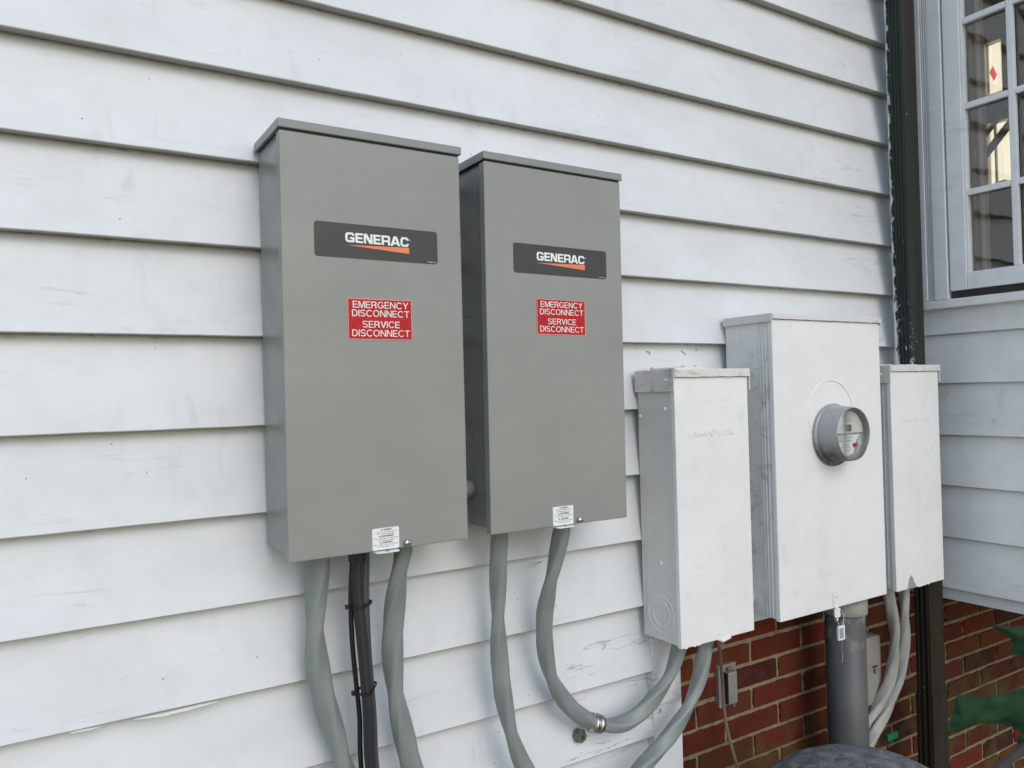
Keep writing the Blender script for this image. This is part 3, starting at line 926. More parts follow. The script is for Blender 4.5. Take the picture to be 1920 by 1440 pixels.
def white_box(name, x0, x1, yf, zb, zt, skirt_f, skirt_s, label, group=None, cat='electrical box', seed=1, side='whiteside_clean'):
    T = thing(name, ((x0 + x1) / 2, 1.5, zb), label, cat, group)
    bm = B(); box(bm, x0, x1, yf + .014, 1.4985, zb + .004, zt - .008, .002)
    body = obj('enclosure_body', bm, M[side], T)
    bm = B(); box(bm, x0 - .002, x1 + .002, yf, yf + .0138, zb, zt - .006, .0025, 3)
    cv = obj('cover', bm, M['white'], T)
    bm = B()
    X0, X1 = x0 - .0055, x1 + .0055
    # cap made of top sheet, front skirt and deeper side skirts, edges wobbling with paint build-up
    prof = [(X0, zt)]
    box(bm, X0, X1, yf - .004, 1.4986, zt - .004, zt, .0015)
    n = 40
    def skirt(p0, p1, depth, th):
        p0 = Vector(p0); p1 = Vector(p1); d = (p1 - p0).normalized(); nn = Vector((d.y, -d.x, 0)) * th
        rows = []
        for i in range(n + 1):
            p = p0.lerp(p1, i / n)
            dz = -depth + .0012 * noise.noise(Vector((p.x * 60, p.y * 60, seed)))
            rows.append([bm.verts.new(p + Vector((0, 0, 0))), bm.verts.new(p + Vector((0, 0, dz))), bm.verts.new(p - nn + Vector((0, 0, dz + .0005))), bm.verts.new(p - nn)])
        for a, b_ in zip(rows, rows[1:]):
            for k in range(4):
                bm.faces.new((a[k], b_[k], b_[(k + 1) % 4], a[(k + 1) % 4]))
        bm.faces.new(rows[0]); bm.faces.new(rows[-1][::-1])
    skirt((X0, yf - .004, zt - .002), (X1, yf - .004, zt - .002), skirt_f, -.0025)
    skirt((X0, yf - .0038, zt - .0021), (X0, 1.4985, zt - .0021), skirt_s, .0025)
    skirt((X1, yf - .0038, zt - .0021), (X1, 1.4985, zt - .0021), skirt_s, -.0025)
    bmesh.ops.recalc_face_normals(bm, faces=bm.faces)
    cp = obj('rain_cap', bm, M['whitecap'], T)
    bm = B(); rows = []
    for i in range(81):
        x = x0 + (x1 - x0) * i / 80; z = zt - skirt_f - .0026 + .0010 * noise.noise(Vector((x * 70, seed, 0))); h = .0006 + .0006 * noise.noise(Vector((x * 40, seed, 4)))
        rows.append([bm.verts.new(Vector((x, yf - .0004, z - h))), bm.verts.new(Vector((x, yf - .0004, z + h))), bm.verts.new(Vector((x, yf + .0006, z + h))), bm.verts.new(Vector((x, yf + .0006, z - h)))])
    for a, b_ in zip(rows, rows[1:]):
        for k in range(4): bm.faces.new((a[k], b_[k], b_[(k + 1) % 4], a[(k + 1) % 4]))
    bmesh.ops.recalc_face_normals(bm, faces=bm.faces)
    obj('cracked_paint_line', bm, M['crack'], cv)
    return T, body, cv, cp

grp = 'narrow white painted electrical boxes'
T3, b3, c3, k3 = white_box('breaker_box', 1.3075, 1.5555, 1.365, -.616, .0475, .018, .052, 'narrow white painted metal box directly right of the grey enclosures', grp, seed=1)
bm = B(); emboss(bm, 1.348, 1.510, -.121, -.098, 1.3647); obj('embossed_lettering', bm, M['white'], c3)
for x_, y, z_ in ((1.3022, 1.387, .021), (1.3077, 1.400, -.048), (1.3077, 1.490, -.066), (1.3077, 1.429, -.423)):
    bm = B(); lathe(bm, [(0, .0058), (-.003, .0048), (-.0043, .002), (-.0044, 0)], (x_, y, z_), 'x', 16)
    obj('rivet', bm, M['white'], b3, True)
for ro, ri in ((.046, .0425), (.033, .0298), (.0285, .0262)):
    bm = B(); lathe(bm, [(0, ro), (-.0012, ro - .0008), (-.0012, ri + .0008), (0, ri)], (1.3076, 1.4335, -.547), 'x', 40, False)
    obj('knockout_ring', bm, M['whiteside'], b3, True)
bm = B(); box(bm, 1.3062, 1.3080, 1.3835, 1.3850, -.60, -.006); obj('side_seam', bm, M['white'], b3)
# hub plate lumps on top of the cap
bm = B(); box(bm, 1.345, 1.445, 1.40, 1.492, .0478, .0525, .001)
hb = obj('hub_plate', bm, M['whitecap'], k3)
for x_, y_ in ((1.352, 1.485), (1.395, 1.42), (1.437, 1.42), (1.437, 1.485)):
    bm = B(); bmesh.ops.create_icosphere(bm, subdivisions=2, radius=1, matrix=Matrix.Translation((x_, y_, .0535)) @ Matrix.Diagonal((.009, .009, .005, 1)))
    obj('screw', bm, M['whitecap'], hb, True)
bm = B(); drips(bm, 1.31, 1.37, 1.3650, -.6155, 4, 10); obj('paint_drips', bm, M['white'], c3, True)
bm = B(); drips(bm, 1.43, 1.47, 1.365, -.616, 5, 9, .005)
obj('paint_drips', bm, M['white'], c3, True)

TM, bmb, cmb, kmb = white_box('meter_box', 1.6285, 2.082, 1.340, -.603, .1885, .013, .020, 'widest white painted metal box, carrying the round glass electricity meter', seed=3, side='whiteside')
for y_, w_ in ((1.362, .0025), (1.372, .0035), (1.381, .0018)):
    bm = B(); box(bm, 1.6262, 1.6287, y_, y_ + w_, -.596, .165, .0006)
    obj('side_fold', bm, M['whiteside'], bmb)
for y_, z_ in ((1.47, .09), (1.43, .14), (1.40, .05), (1.46, -.32), (1.44, -.48)):
    bm = B(); lathe(bm, [(0, .0035), (-.0015, .003), (-.0025, 0)], (1.6286, y_, z_), 'x', 12)
    obj('rivet', bm, M['whiteside'], bmb, True)
# raised round meter boss on the cover
bm = B(); lathe(bm, [(.0003, .0978), (-.0016, .0970), (-.0026, .0956), (-.0016, .0942), (.0003, .0934)], (1.855, 1.340, -.083), 'y', 72, False)
obj('meter_boss', bm, M['white'], cmb, True)
# hasp at the bottom edge
bm = B(); prism(bm, rrect(1.8385, 1.8655, -.603, -.556, .012, 6), 1.3375, 1.3398)
hp = obj('hasp', bm, M['white'], cmb)
bm = B(); prism(bm, rrect(1.8395, 1.8625, -.628, -.6035, .003, 3), 1.3345, 1.3385); obj('hasp_catch', bm, M['white'], hp)
bm = B(); prism(bm, rrect(1.842, 1.8545, -.6365, -.6285, .002, 3), 1.336, 1.339); obj('hasp_tip', bm, M['white'], hp)
bm = B(); lathe(bm, [(0, .0045), (-.002, .004), (-.0028, 0)], (1.852, 1.3375, -.571), 'y', 16); obj('hasp_rivet', bm, M['white'], hp, True)
bm = B(); lathe(bm, [(0, .0042), (-.006, .0045), (-.007, 0)], (1.8655, 1.338, -.613), 'y', 12); obj('hasp_screw', bm, M['oldsteel'], hp, True)
bm = B(); lathe(bm, [(0, .0042), (-.006, .0045), (-.007, 0)], (1.8395, 1.338, -.6295), 'y', 12)
obj('hasp_screw', bm, M['oldsteel'], hp, True)

TR, br_, crr, kr_ = white_box('breaker_box', 2.1345, 2.378, 1.340, -.605, .0535, .017, .050, 'narrow white painted metal box in the corner below the dark downspout', grp, seed=7)
bm = B(); emboss(bm, 2.175, 2.335, -.118, -.096, 1.3401); obj('embossed_lettering', bm, M['white'], crr)
bm = B(); lathe(bm, [(0, .0062), (-.003, .0052), (-.0045, .002), (-.0046, 0)], (2.1290, 1.367, .027), 'x', 16); obj('rivet', bm, M['white'], br_, True)
bm = B(); box(bm, 2.1330, 2.1346, 1.365, 1.3665, -.59, 0); obj('side_seam', bm, M['whiteside'], br_)
bm = B(); prism(bm, [(2.186, -.6046), (2.190, -.590), (2.196, -.574), (2.205, -.566), (2.213, -.573), (2.219, -.586), (2.226, -.594), (2.232, -.6046)], 1.3393, 1.3398); obj('paint_chip', bm, M['meter_grey'], crr)
bm = B(); drips(bm, 2.24, 2.30, 1.340, -.6045, 8, 16, .004); obj('paint_drips', bm, M['white'], crr, True)
bm = B()
rg = random.Random(2)
for i in range(14):
    x_ = 2.15 + .2 * i / 13; bmesh.ops.create_icosphere(bm, subdivisions=2, radius=1, matrix=Matrix.Translation((x_, rg.uniform(1.39, 1.40), .054)) @ Matrix.Diagonal((rg.uniform(.010, .014), .012, rg.uniform(.002, .005), 1)))
obj('paint_crust', bm, M['whitecap'], kr_, True)

# painted coupling between the narrow box and the meter box
nipple((1.445, -.555), 1.5585, 1.6280, .026, M['whiteside'], 'painted pipe coupling between the first narrow white box and the meter box')

# ------------------------------------------------------------------ electricity meter
mc = (1.857, 1.338, -.131)
ME = thing('electricity_meter', mc, 'round glass fronted electricity meter with grey rim and small display', 'meter')
bm = B(); lathe(bm, [(0, .0), (0, .0835), (-.004, .0845), (-.008, .0835), (-.0085, .075)], (mc[0], mc[1], -.135), 'y', 64)
obj('socket_ring', bm, M['meter'], ME, True)
bm = B(); lathe(bm, [(-.004, .0765), (-.030, .0745), (-.052, .0722), (-.060, .0712), (-.0635, .0700), (-.0640, .0688), (-.061, .0680), (-.0590, .0682)], mc, 'y', 72, False)
obj('cover_body', bm, M['meter'], ME, True)
bm = B(); lathe(bm, [(-.0630, .0702), (-.0650, .0700), (-.0654, .0692), (-.0648, .0684), (-.0632, .0684)], mc, 'y', 72, False); obj('bezel', bm, M['steel'], ME, True)
bm = B(); lathe(bm, [(-.0595, .0683), (-.052, .066), (-.046, .0640), (-.046, 0)], mc, 'y', 64, False)
obj('inner_ring', bm, M['meter_grey'], ME, True)
Y = mc[1] - .0465
bm = B()
pts = [(.0600 * math.cos(R(a)), .0600 * math.sin(R(a))) for a in range(2, 179, 8)]
prism(bm, [(mc[0] + a, mc[2] + b_ + .000) for a, b_ in pts], Y - .004, Y)
fp = obj('face_plate', bm, M['meter_face'], ME)
bm = B(); prism(bm, [(mc[0] + a, mc[2] + b_) for a, b_ in [(-.0598, -.0035), (.048, -.0035), (.032, -.020), (.018, -.054), (-.004, -.0592), (-.027, -.0530), (-.048, -.036)]], Y - .0012, Y)
np_ = obj('data_label', bm, M['label'], ME)
bm = B(); box(bm, mc[0] - .026, mc[0] + .012, Y - .0052, Y - .0041, mc[2] + .004, mc[2] + .027); obj('display_frame', bm, M['meter_face'], fp)
bm = B(); box(bm, mc[0] - .022, mc[0] + .008, Y - .0058, Y - .0053, mc[2] + .006, mc[2] + .0245); obj('display', bm, M['lcd'], fp)
bm = B(); box(bm, mc[0] - .024, mc[0] + .012, Y - .0046, Y - .0041, mc[2] + .0335, mc[2] + .0350); obj('panel_line', bm, M['greyink'], fp)
bm = B()
yy = Y - .0015
for a, b_, z0, h in ((-.050, .022, -.0085, .002), (-.045, -.020, -.0135, .002), (-.008, .014, -.0125, .002), (-.030, .000, -.0270, .0018), (-.026, .002, -.0320, .0018), (-.030, .006, -.0368, .0018), (-.014, -.006, -.0410, .0016), (-.022, .004, -.0448, .0014), (-.012, -.006, -.0490, .0014)):
    rg = random.Random(int(z0 * 1e5)); x_ = a
    while x_ < b_:
        w_ = rg.uniform(.001, .0035)
        box(bm, mc[0] + x_, mc[0] + min(x_ + w_, b_), yy, yy + .0002, mc[2] + z0, mc[2] + z0 + h)
        x_ += w_ + .0008
for k in range(26):
    box(bm, mc[0] - .042 + k * .0021, mc[0] - .042 + k * .0021 + (.0013 if k % 3 else .0007), yy, yy + .0002, mc[2] - .0215, mc[2] - .0165)
obj('small_print', bm, M['greyink'], ME)
bm = B(); box(bm, mc[0] + .018, mc[0] + .036, Y - .003, Y, mc[2] - .037, mc[2] - .026); obj('red_tab', bm, M['red'], ME)
bm = B(); lathe(bm, [(-.0610, .0682), (-.0628, .0675), (-.0642, 0)], mc, 'y', 64); obj('glass_cover', bm, M['meter_glass'], ME, True)

# seal hanging from the meter box hasp
SE = thing('seal_tag', (1.85, 1.332, -.63), 'small white plastic seal hanging on a wire from the meter box latch', 'seal')
bm = B(); tube(bm, [(1.8655, 1.331, -.613), (1.869, 1.329, -.625), (1.8665, 1.329, -.640), (1.865, 1.329, -.650)], .0006, 6, 8)
obj('wire', bm, M['label'], SE, True)
bm = B(); tube(bm, [(1.8425, 1.331, -.636), (1.845, 1.329, -.642), (1.847, 1.329, -.650)], .0006, 6, 8); obj('wire', bm, M['label'], SE, True)
bm = B(); box(bm, 1.841, 1.868, 1.326, 1.332, -.687, -.649, .0012); sb = obj('seal_body', bm, M['label'], SE)
bm = B(); box(bm, 1.844, 1.861, 1.3254, 1.3262, -.682, -.654, 0); obj('seal_insert', bm, plain('pale_blue_insert', (.30, .33, .42), .4), sb)
bm = B(); tube(bm, [(1.866, 1.333, -.687), (1.878, 1.345, -.715), (1.888, 1.35, -.745), (1.884, 1.35, -.76)], .0004, 6, 6); obj('wire', bm, M['label'], SE, True)

# ------------------------------------------------------------------ riser pipe under the meter box
RI = thing('riser_pipe', (2.012, 1.428, -1.5), 'thick dark grey vertical pipe rising to the underside of the meter box', 'pipe')
bm = B(); cyl(bm, (2.012, 1.428, -1.52), (2.012, 1.428, -.62), .0555, seg=64); obj('pipe', bm, M['riser'], RI, True)
bm = B(); lathe(bm, [(0, .0560), (.002, .0610), (.006, .0620), (.058, .0620)], (2.012, 1.428, -.6625), 'z', 64); obj('collar', bm, metal_paint('collar_paint', (.30, .30, .28), .55, dirt=.8, seed=6), RI, True)

# ------------------------------------------------------------------ conduits
def conduit(name, pts, r, mat, label, group=None, cat='conduit', flat=.74, twist=12., n=10, power=3.6, phase=0., wob=.05):
    T = thing(name, pts[0], label, cat, group)
    bm = B(); tube(bm, pts, r, n, 32, flat, twist, wob, power, phase)
    obj('sheath', bm, mat, T, True)
    return T
G1 = 'grey flexible conduits under the grey enclosures'
conduit('flexible_conduit', [(.467, 1.455, -.262), (.467, 1.455, -.302), (.462, 1.455, -.356), (.457, 1.455, -.437), (.460, 1.455, -.499), (.471, 1.453, -.570), (.490, 1.450, -.644), (.515, 1.445, -.740), (.57, 1.44, -.90), (.66, 1.43, -1.1), (.74, 1.42, -1.3), (.78, 1.41, -1.51)],
        .0212, M['conduit'], 'leftmost grey flexible conduit, hanging behind the dark cables under the left enclosure', G1, phase=.6)
conduit('flexible_conduit', [(.620, 1.412, -.262), (.622, 1.413, -.300), (.614, 1.422, -.357), (.610, 1.438, -.437), (.608, 1.444, -.505), (.612, 1.445, -.582), (.624, 1.440, -.660), (.645, 1.44, -.750), (.69, 1.44, -.90), (.75, 1.43, -1.1), (.80, 1.42, -1.3), (.84, 1.41, -1.51)],
        .0205, M['conduit'], 'grey flexible conduit just right of the dark tied cables under the left enclosure', G1, phase=1.9)
conduit('flexible_conduit', [(.843, 1.42, -.262), (.846, 1.42, -.299), (.848, 1.43, -.354), (.850, 1.44, -.441), (.849, 1.44, -.509), (.851, 1.44, -.577), (.857, 1.437, -.653), (.872, 1.433, -.732), (.902, 1.43, -.810), (.955, 1.43, -.885), (1.03, 1.43, -.940), (1.11, 1.43, -.950), (1.18, 1.43, -.925), (1.228, 1.43, -.895), (1.277, 1.43, -.870), (1.326, 1.43, -.840), (1.379, 1.433, -.800), (1.418, 1.435, -.752), (1.443, 1.435, -.697), (1.457, 1.435, -.645), (1.462, 1.435, -.608)],
        .0185, M['conduit'], 'grey flexible conduit leaving the right enclosure at its left end and looping below the picture', G1, phase=.3)
K5 = conduit('flexible_conduit', [(1.000, 1.398, -.262), (.994, 1.40, -.301), (.982, 1.41, -.368), (.971, 1.425, -.440), (.968, 1.44, -.504), (.977, 1.45, -.588), (.998, 1.455, -.652), (1.044, 1.46, -.718), (1.100, 1.46, -.766), (1.153, 1.46, -.789), (1.203, 1.455, -.793), (1.256, 1.45, -.774), (1.308, 1.445, -.736), (1.343, 1.44, -.693), (1.363, 1.435, -.642), (1.370, 1.43, -.608)],
        .0185, M['conduit'], 'grey flexible conduit with a metal clamp, curving in a U to the narrow white box', G1, phase=1.2, wob=.03)
bm = B()
a = Vector((1.106, 1.459, -.7705)); b_ = Vector((1.130, 1.460, -.7800)); d = (b_ - a).normalized()
for t0, t1, rr in ((0, .28, .0222), (.28, .55, .0208), (.55, 1., .0222)):
    cyl(bm, a.lerp(b_, t0), a.lerp(b_, t1), rr, seg=36)
obj('clamp', bm, M['steel'], K5, True)
C2 = conduit('cable_sheath', [(.530, 1.418, -.262), (.530, 1.418, -.306), (.530, 1.418, -.382), (.535, 1.415, -.463), (.539, 1.411, -.543), (.542, 1.41, -.604), (.544, 1.41, -.701), (.56, 1.41, -.9), (.62, 1.41, -1.2), (.66, 1.41, -1.51)],
        .0100, M['dark_conduit'], 'dark grey cable at the front of the zip-tied bundle', None, 'cable', flat=.95, twist=0)
bm = B(); cyl(bm, (.530, 1.418, -.310), (.530, 1.418, -.270), .0165, seg=12); cyl(bm, (.530, 1.418, -.300), (.530, 1.418, -.288), .0185, seg=8); obj('gland', bm, M['black'], C2)
conduit('cable_sheath', [(.552, 1.434, -.262), (.550, 1.433, -.306), (.547, 1.432, -.388), (.548, 1.431, -.471), (.552, 1.430, -.554), (.555, 1.429, -.617), (.558, 1.428, -.716), (.58, 1.43, -.9), (.64, 1.43, -1.2), (.68, 1.43, -1.51)],
        .0096, M['violet_conduit'], 'violet-grey cable at the back of the zip-tied bundle', None, 'cable', flat=.95, twist=0)
conduit('thin_cable', [(.526, 1.43, -.262), (.524, 1.43, -.314), (.519, 1.428, -.382), (.520, 1.428, -.464), (.526, 1.428, -.547), (.531, 1.428, -.609), (.532, 1.428, -.707), (.55, 1.43, -.9), (.61, 1.43, -1.2), (.65, 1.43, -1.51)],
        .0042, M['black'], 'thin black cable on the left of the zip-tied bundle', None, 'cable', flat=1, twist=0)
def ziptie(c1, c2, c3, z, label, s=0.):
    T = thing('zip_tie', (c1[0], c1[1], z), label, 'zip tie', 'black zip ties round the cable bundle')
    bm = B()
    pts = [(c3[0] - .006, c3[1], z), (c1[0] - .009, c1[1] - .0105, z + s * .2), (c1[0] + .004, c1[1] - .0128, z + s * .5), (c2[0] + .0065, c2[1] - .0108, z + s), (c2[0] + .0128, c2[1] + .001, z + s), (c2[0] + .004, c2[1] + .0128, z + s * .7), (c3[0] + .004, c3[1] + .008, z + s * .2), (c3[0] - .006, c3[1] + .002, z)]
    P = catmull(pts, 6)
    rows = []
    for i, p in enumerate(P):
        t = (P[min(i + 1, len(P) - 1)] - P[max(i - 1, 0)]).normalized(); nn = Vector((t.y, -t.x, 0)).normalized() * .0008
        rows.append([bm.verts.new(p + nn + Vector((0, 0, .0024))), bm.verts.new(p + nn - Vector((0, 0, .0024))), bm.verts.new(p - nn - Vector((0, 0, .0024))), bm.verts.new(p - nn + Vector((0, 0, .0024)))])
    for a, b in zip(rows, rows[1:]):
        for k in range(4): bm.faces.new((a[k], b[k], b[(k + 1) % 4], a[(k + 1) % 4]))
    bmesh.ops.recalc_face_normals(bm, faces=bm.faces)
    obj('strap', bm, M['black'], T)
    bm = B(); box(bm, c3[0] - .012, c3[0] - .0045, c3[1] - .006, c3[1] + .001, z - .004, z + .004, .0008); obj('tie_head', bm, M['black'], T)
ziptie((.5305, 1.4175), (.5510, 1.4355), (.5192, 1.428), -.396, 'upper black zip tie round the dark cable bundle')
ziptie((.5400, 1.4108), (.5560, 1.4338), (.5275, 1.428), -.560, 'lower black zip tie round the dark cable bundle', .006)

G2 = 'pale weathered conduits under the corner box'
conduit('flexible_conduit', [(2.213, 1.42, -.600), (2.216, 1.42, -.635), (2.232, 1.42, -.703), (2.257, 1.43, -.782), (2.263, 1.44, -.849), (2.251, 1.45, -.923), (2.217, 1.46, -.977), (2.162, 1.46, -1.018), (2.10, 1.46, -1.06), (2.02, 1.49, -1.12), (1.95, 1.50, -1.2), (1.9, 1.50, -1.5)],
        .0165, M['conduit_old'], 'pale weathered conduit, left one of the pair under the corner box', G2, phase=.9)
conduit('flexible_conduit', [(2.281, 1.41, -.600), (2.279, 1.41, -.634), (2.279, 1.41, -.708), (2.292, 1.42, -.786), (2.292, 1.43, -.862), (2.277, 1.44, -.93), (2.247, 1.45, -.995), (2.183, 1.45, -1.047), (2.12, 1.45, -1.095), (2.06, 1.48, -1.15), (2.0, 1.5, -1.25), (1.96, 1.50, -1.5)],
        .0160, M['conduit_old'], 'pale weathered conduit, right one of the pair under the corner box', G2, phase=2.)
conduit('thin_cable', [(1.448, 1.385, -.612), (1.459, 1.392, -.640), (1.511, 1.44, -.692), (1.575, 1.495, -.787), (1.600, 1.515, -.878), (1.603, 1.505, -.941), (1.612, 1.485, -1.022), (1.66, 1.47, -1.2), (1.70, 1.47, -1.5)],
        .0042, M['brown_cord'], 'thin brown cord dangling from the first narrow white box over the brick', None, 'cord', flat=1, twist=0)
bm = B(); tube(bm, [(1.437, 1.372, -.617), (1.445, 1.366, -.621), (1.455, 1.364, -.618), (1.470, 1.366, -.617)], .004, 6, 8)
tag(obj('cord_clip', bm, M['white'], None, True), 'small paint-covered clip holding the brown cord at the box bottom', 'clip')

# ------------------------------------------------------------------ small things on the walls
OU = thing('outdoor_outlet', (1.65, 1.56, -.83), 'grey weatherproof outlet with flip cover on the brick', 'outlet')
bm = B(); box(bm, 1.617, 1.686, 1.548, 1.5625, -.888, -.772, .002); obj('plate', bm, M['outlet'], OU)
bm = B(); box(bm, 1.634, 1.669, 1.528, 1.5478, -.876, -.788, .004); cvr = obj('flip_cover', bm, M['outlet'], OU)
bm = B(); box(bm, 1.6315, 1.6338, 1.530, 1.5476, -.874, -.790); obj('gasket', bm, M['black'], OU)
bm = B(); cyl(bm, (1.645, 1.543, -.783), (1.662, 1.543, -.783), .0045, seg=12); obj('hinge', bm, M['oldsteel'], cvr)
bm = B(); box(bm, 1.648, 1.655, 1.526, 1.534, -.884, -.877, .001); obj('catch', bm, M['oldsteel'], cvr)

UB = thing('utility_box', (2.17, 1.56, -.98), 'beige plastic utility box on the brick behind the thick pipe', 'utility box')
bm = B(); box(bm, 2.105, 2.1715, 1.478, 1.5585, -.985, -.785, .006, 3); ub = obj('box_body', bm, M['tan'], UB)
bm = B(); box(bm, 2.1735, 2.250, 1.472, 1.5586, -.990, -.782, .008, 3); dr = obj('door', bm, M['tan'], UB)
bm = B(); lathe(bm, [(0, .0075), (-.004, .007), (-.004, .004), (-.001, .0035), (-.001, 0)], (2.213, 1.4695, -.885), 'y', 20); obj('latch_screw', bm, M['oldsteel'], dr, True)
bm = B(); box(bm, 2.200, 2.226, 1.4680, 1.4699, -.874, -.870); obj('latch_tab', bm, M['black'], dr)
bm = B(); cyl(bm, (2.12, 1.53, -1.5), (2.12, 1.53, -.985), .012); obj('cable_pipe', bm, M['tan'], UB, True)

AB = thing('anchor_bolt', (1.101, 1.5, -.818), 'round rusty metal anchor on the clapboard just below the conduit clamp', 'bolt')
bm = B(); lathe(bm, [(.012, .0), (.012, .0150), (-.006, .0150), (-.010, .0125), (-.010, .006), (-.004, .0055), (-.004, 0)], (1.101, 1.500, -.815), 'y', 8); obj('bolt_head', bm, M['oldsteel'], AB)
bm = B(); box(bm, 1.088, 1.104, 1.482, 1.490, -.8, -.795, .001); obj('bracket_tip', bm, M['oldsteel'], AB)

GT = thing('ground_wire_tag', (2.33, 1.53, -1.15), 'small bright green tag on a thin black wire low on the brick', 'tag')
bm = B(); box(bm, 2.350, 2.405, 1.522, 1.530, -1.158, -1.136, .001)
obj('tag', bm, M['green_tag'], GT)
bm = B(); tube(bm, [(2.27, 1.535, -1.075), (2.28, 1.53, -1.11), (2.315, 1.52, -1.15), (2.335, 1.51, -1.2), (2.34, 1.5, -1.5)], .0022, 8, 8)
obj('wire', bm, M['black'], GT, True)
bm = B(); bmesh.ops.create_icosphere(bm, subdivisions=2, radius=.012, matrix=Matrix.Translation((2.268, 1.535, -1.07))); obj('wire_clamp', bm, M['black'], GT, True)

# peeled paint curls on the siding
def peel(pts, wid, name='paint_flake'):
    bm = B(); rows = []
    P = catmull(pts, 5)
    for i, p in enumerate(P):
        t = i / (len(P) - 1)
        w_ = wid * math.sin(math.pi * min(1, t * .9 + .05)) * (1 + .5 * noise.noise(p * 80))
        rows.append([bm.verts.new(p), bm.verts.new(p + Vector((0, -.0025 - .001 * noise.noise(p * 50), -w_ * .5))), bm.verts.new(p + Vector((0, -.0040, -w_ * .8)))])
    for a, b in zip(rows, rows[1:]):
        for k in range(2): bm.faces.new((a[k], b[k], b[k + 1], a[k + 1]))
    o = obj(name, bm, M['flake'], H, True)
    md = o.modifiers.new('s', 'SOLIDIFY'); md.thickness = .0005
M['flake'] = plain('cream_paint_flake', (.72, .71, .66), .6)
peel([(.150, 1.4995, -.5445), (.19, 1.4995, -.545), (.24, 1.4995, -.5445), (.29, 1.4995, -.5445)], .0055)
peel([(.055, 1.4995, -.5435), (.075, 1.4995, -.5432), (.10, 1.4995, -.544)], .003)
peel([(.985, 1.508, -.392), (.995, 1.507, -.394), (1.01, 1.507, -.391)], .004)

# dry curls of debris caught under one board edge
for pts in ([(1.363, 1.5235, .0975), (1.368, 1.522, .0985), (1.374, 1.522, .0955), (1.3755, 1.523, .0890)], [(1.487, 1.5235, .1015), (1.494, 1.522, .0965), (1.502, 1.5225, .0915)], [(1.540, 1.5235, .1000), (1.5425, 1.522, .1045), (1.549, 1.523, .1060)]):
    bm = B(); tube(bm, pts, .0010, 5, 8, .6); obj('dirt_curl', bm, M['oldsteel'], H, True)

# ------------------------------------------------------------------ lidded barrel at the lower edge
BN = thing('garden_drum', (1.50, 1.05, -1.5), 'mottled grey domed lid of a drum at the bottom edge, below the meter box', 'drum')
bm = B(); lathe(bm, [(0, .0), (-.004, .05), (-.014, .10), (-.030, .145), (-.052, .185), (-.075, .212), (-.095, .218), (-.105, .215)], (1.545, 1.06, -.822), 'z', 64)
obj('lid', bm, M['dome'], BN, True)
bm = B(); lathe(bm, [(-.09, .205), (-.3, .21), (-.5, .21), (-.69, .20)], (1.545, 1.06, -.822), 'z', 48); obj('drum_body', bm, M['dome'], BN, True)

# ------------------------------------------------------------------ prickly plant close to the lens
PL = thing('holly_bush', (.95, .28, -1.5), 'dark green prickly leaves of a shrub, blurred in the lower right foreground', 'shrub')
def leaf(bm, outline, rib0, rib1, curl=.006, away=Vector((.53, .848, .01))):
    O = [Vector(p) for p in outline]
    # round the outline between spikes a little
    n = len(O); D_ = []
    for i in range(n):
        a, b = O[i], O[(i + 1) % n]
        for k in range(5):
            t = k / 5
            p = a.lerp(b, t)
            D_.append(p)
    r0, r1 = Vector(rib0), Vector(rib1)
    ax = (r1 - r0)
    rings = []
    for t in (1., .7, .4, .12):
        ring = []
        for p in D_:
            q = max(.02, min(.98, (p - r0).dot(ax) / ax.length_squared))
            c_ = r0 + ax * q
            ring.append(bm.verts.new(c_.lerp(p, t) + away * (curl * t * .55 + .0035 * t * noise.noise(p * 38))))
        rings.append(ring)
    for a, b in zip(rings, rings[1:]):
        for i in range(len(a)):
            j = (i + 1) % len(a)
            f = bm.faces.new((a[i], a[j], b[j], b[i])); f.smooth = True
    f = bm.faces.new(rings[-1])
bm = B()
leaf(bm, [(.6432, .3319, -.1918), (.6521, .3264, -.1951), (.6581, .3226, -.1958), (.6641, .3189, -.1977), (.6731, .3133, -.1962), (.6805, .3087, -.1991), (.6802, .3091, -.2194), (.6727, .3138, -.2201), (.663, .3199, -.2198), (.6646, .3188, -.2101), (.661, .3209, -.2038), (.6551, .3246, -.1992)],
     (.6480, .3290, -.1930), (.6850, .3060, -.2100))
leaf(bm, [(.6468, .3075, -.2745), (.6530, .3035, -.2790), (.6590, .2995, -.2840), (.6650, .2955, -.2930), (.6600, .2990, -.3020), (.6530, .3035, -.2960), (.6500, .3055, -.2900), (.6470, .3072, -.2860), (.6440, .3090, -.2790)],
     (.6450, .3085, -.2750), (.6620, .2975, -.2990), .004)
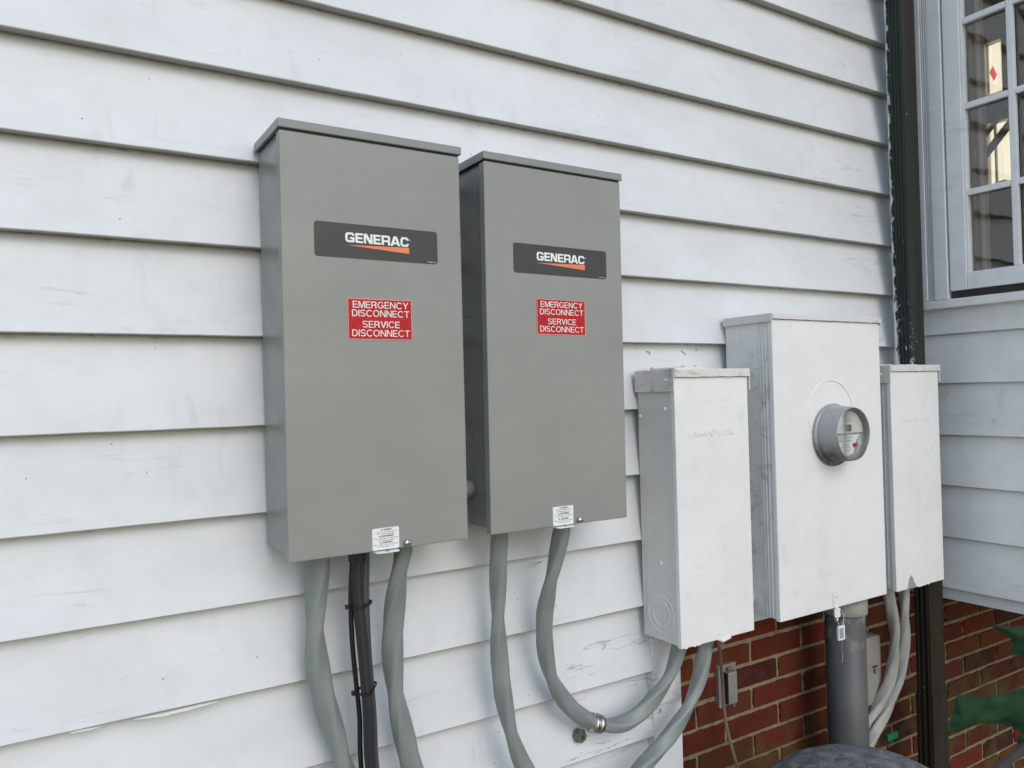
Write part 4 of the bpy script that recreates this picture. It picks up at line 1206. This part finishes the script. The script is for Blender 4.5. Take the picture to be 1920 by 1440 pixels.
leaf(bm, [(.6049, .3329, -.241), (.6129, .328, -.2425), (.623, .3216, -.2433), (.6324, .3158, -.2431), (.6404, .3107, -.2408), (.648, .3059, -.2381), (.6579, .2998, -.2371), (.6572, .3008, -.2815), (.6475, .3068, -.2735), (.6415, .3105, -.2682), (.6321, .3163, -.2655), (.6256, .3203, -.2643), (.6161, .3263, -.2666), (.6066, .3323, -.2714), (.6016, .3354, -.2704), (.5968, .3385, -.2758), (.6021, .3349, -.2585), (.6052, .3329, -.2491)],
     (.6040, .3340, -.2640), (.6590, .2990, -.2560), .007)
rg = random.Random(5)
def spiky(c, ln, wd, dirv, upv, spikes=5):
    d = Vector(dirv).normalized(); u = Vector(upv); u = (u - d * u.dot(d)).normalized()
    top_, bot_ = [], []
    for i in range(spikes * 2 + 1):
        t = i / (spikes * 2)
        hw = wd * math.sin(math.pi * (t * .92 + .04)) ** .7 * (1.0 if i % 2 else .55)
        top_.append(c + d * (t * ln) + u * hw); bot_.append(c + d * (t * ln) - u * hw)
    return [c - d * ln * .08] + top_ + [c + d * ln * 1.15] + bot_[::-1]
cen = Vector((.70, .29, -.26))
for k in range(9):
    c_ = cen + Vector((rg.uniform(.0, .12), rg.uniform(-.12, .02), rg.uniform(-.24, .02)))
    if k < 2: c_ = Vector((.645, .295, -.292 - .02 * k))
    d_ = Vector((rg.uniform(-.6, 1), rg.uniform(-.8, .4), rg.uniform(-.6, .5)))
    if k < 2: d_ = Vector((1, -.5, -.35 - .6 * k))
    o_ = spiky(c_, rg.uniform(.045, .07), .014, d_, (rg.uniform(-.3, .3), -.2, 1))
    leaf(bm, o_, o_[0], o_[len(o_) // 2], .004)
obj('foliage', bm, M['leaf'], PL)
bm = B()
tube(bm, [(.612, .325, -.312), (.640, .310, -.287), (.672, .290, -.262), (.72, .27, -.235), (.76, .24, -.21)], .0035, 6, 10)
tube(bm, [(.95, .28, -1.52), (.90, .28, -1.1), (.82, .27, -.7), (.76, .27, -.45), (.68, .29, -.30), (.672, .290, -.262)], .007, 6, 12)
obj('stem', bm, M['stem'], PL, True)
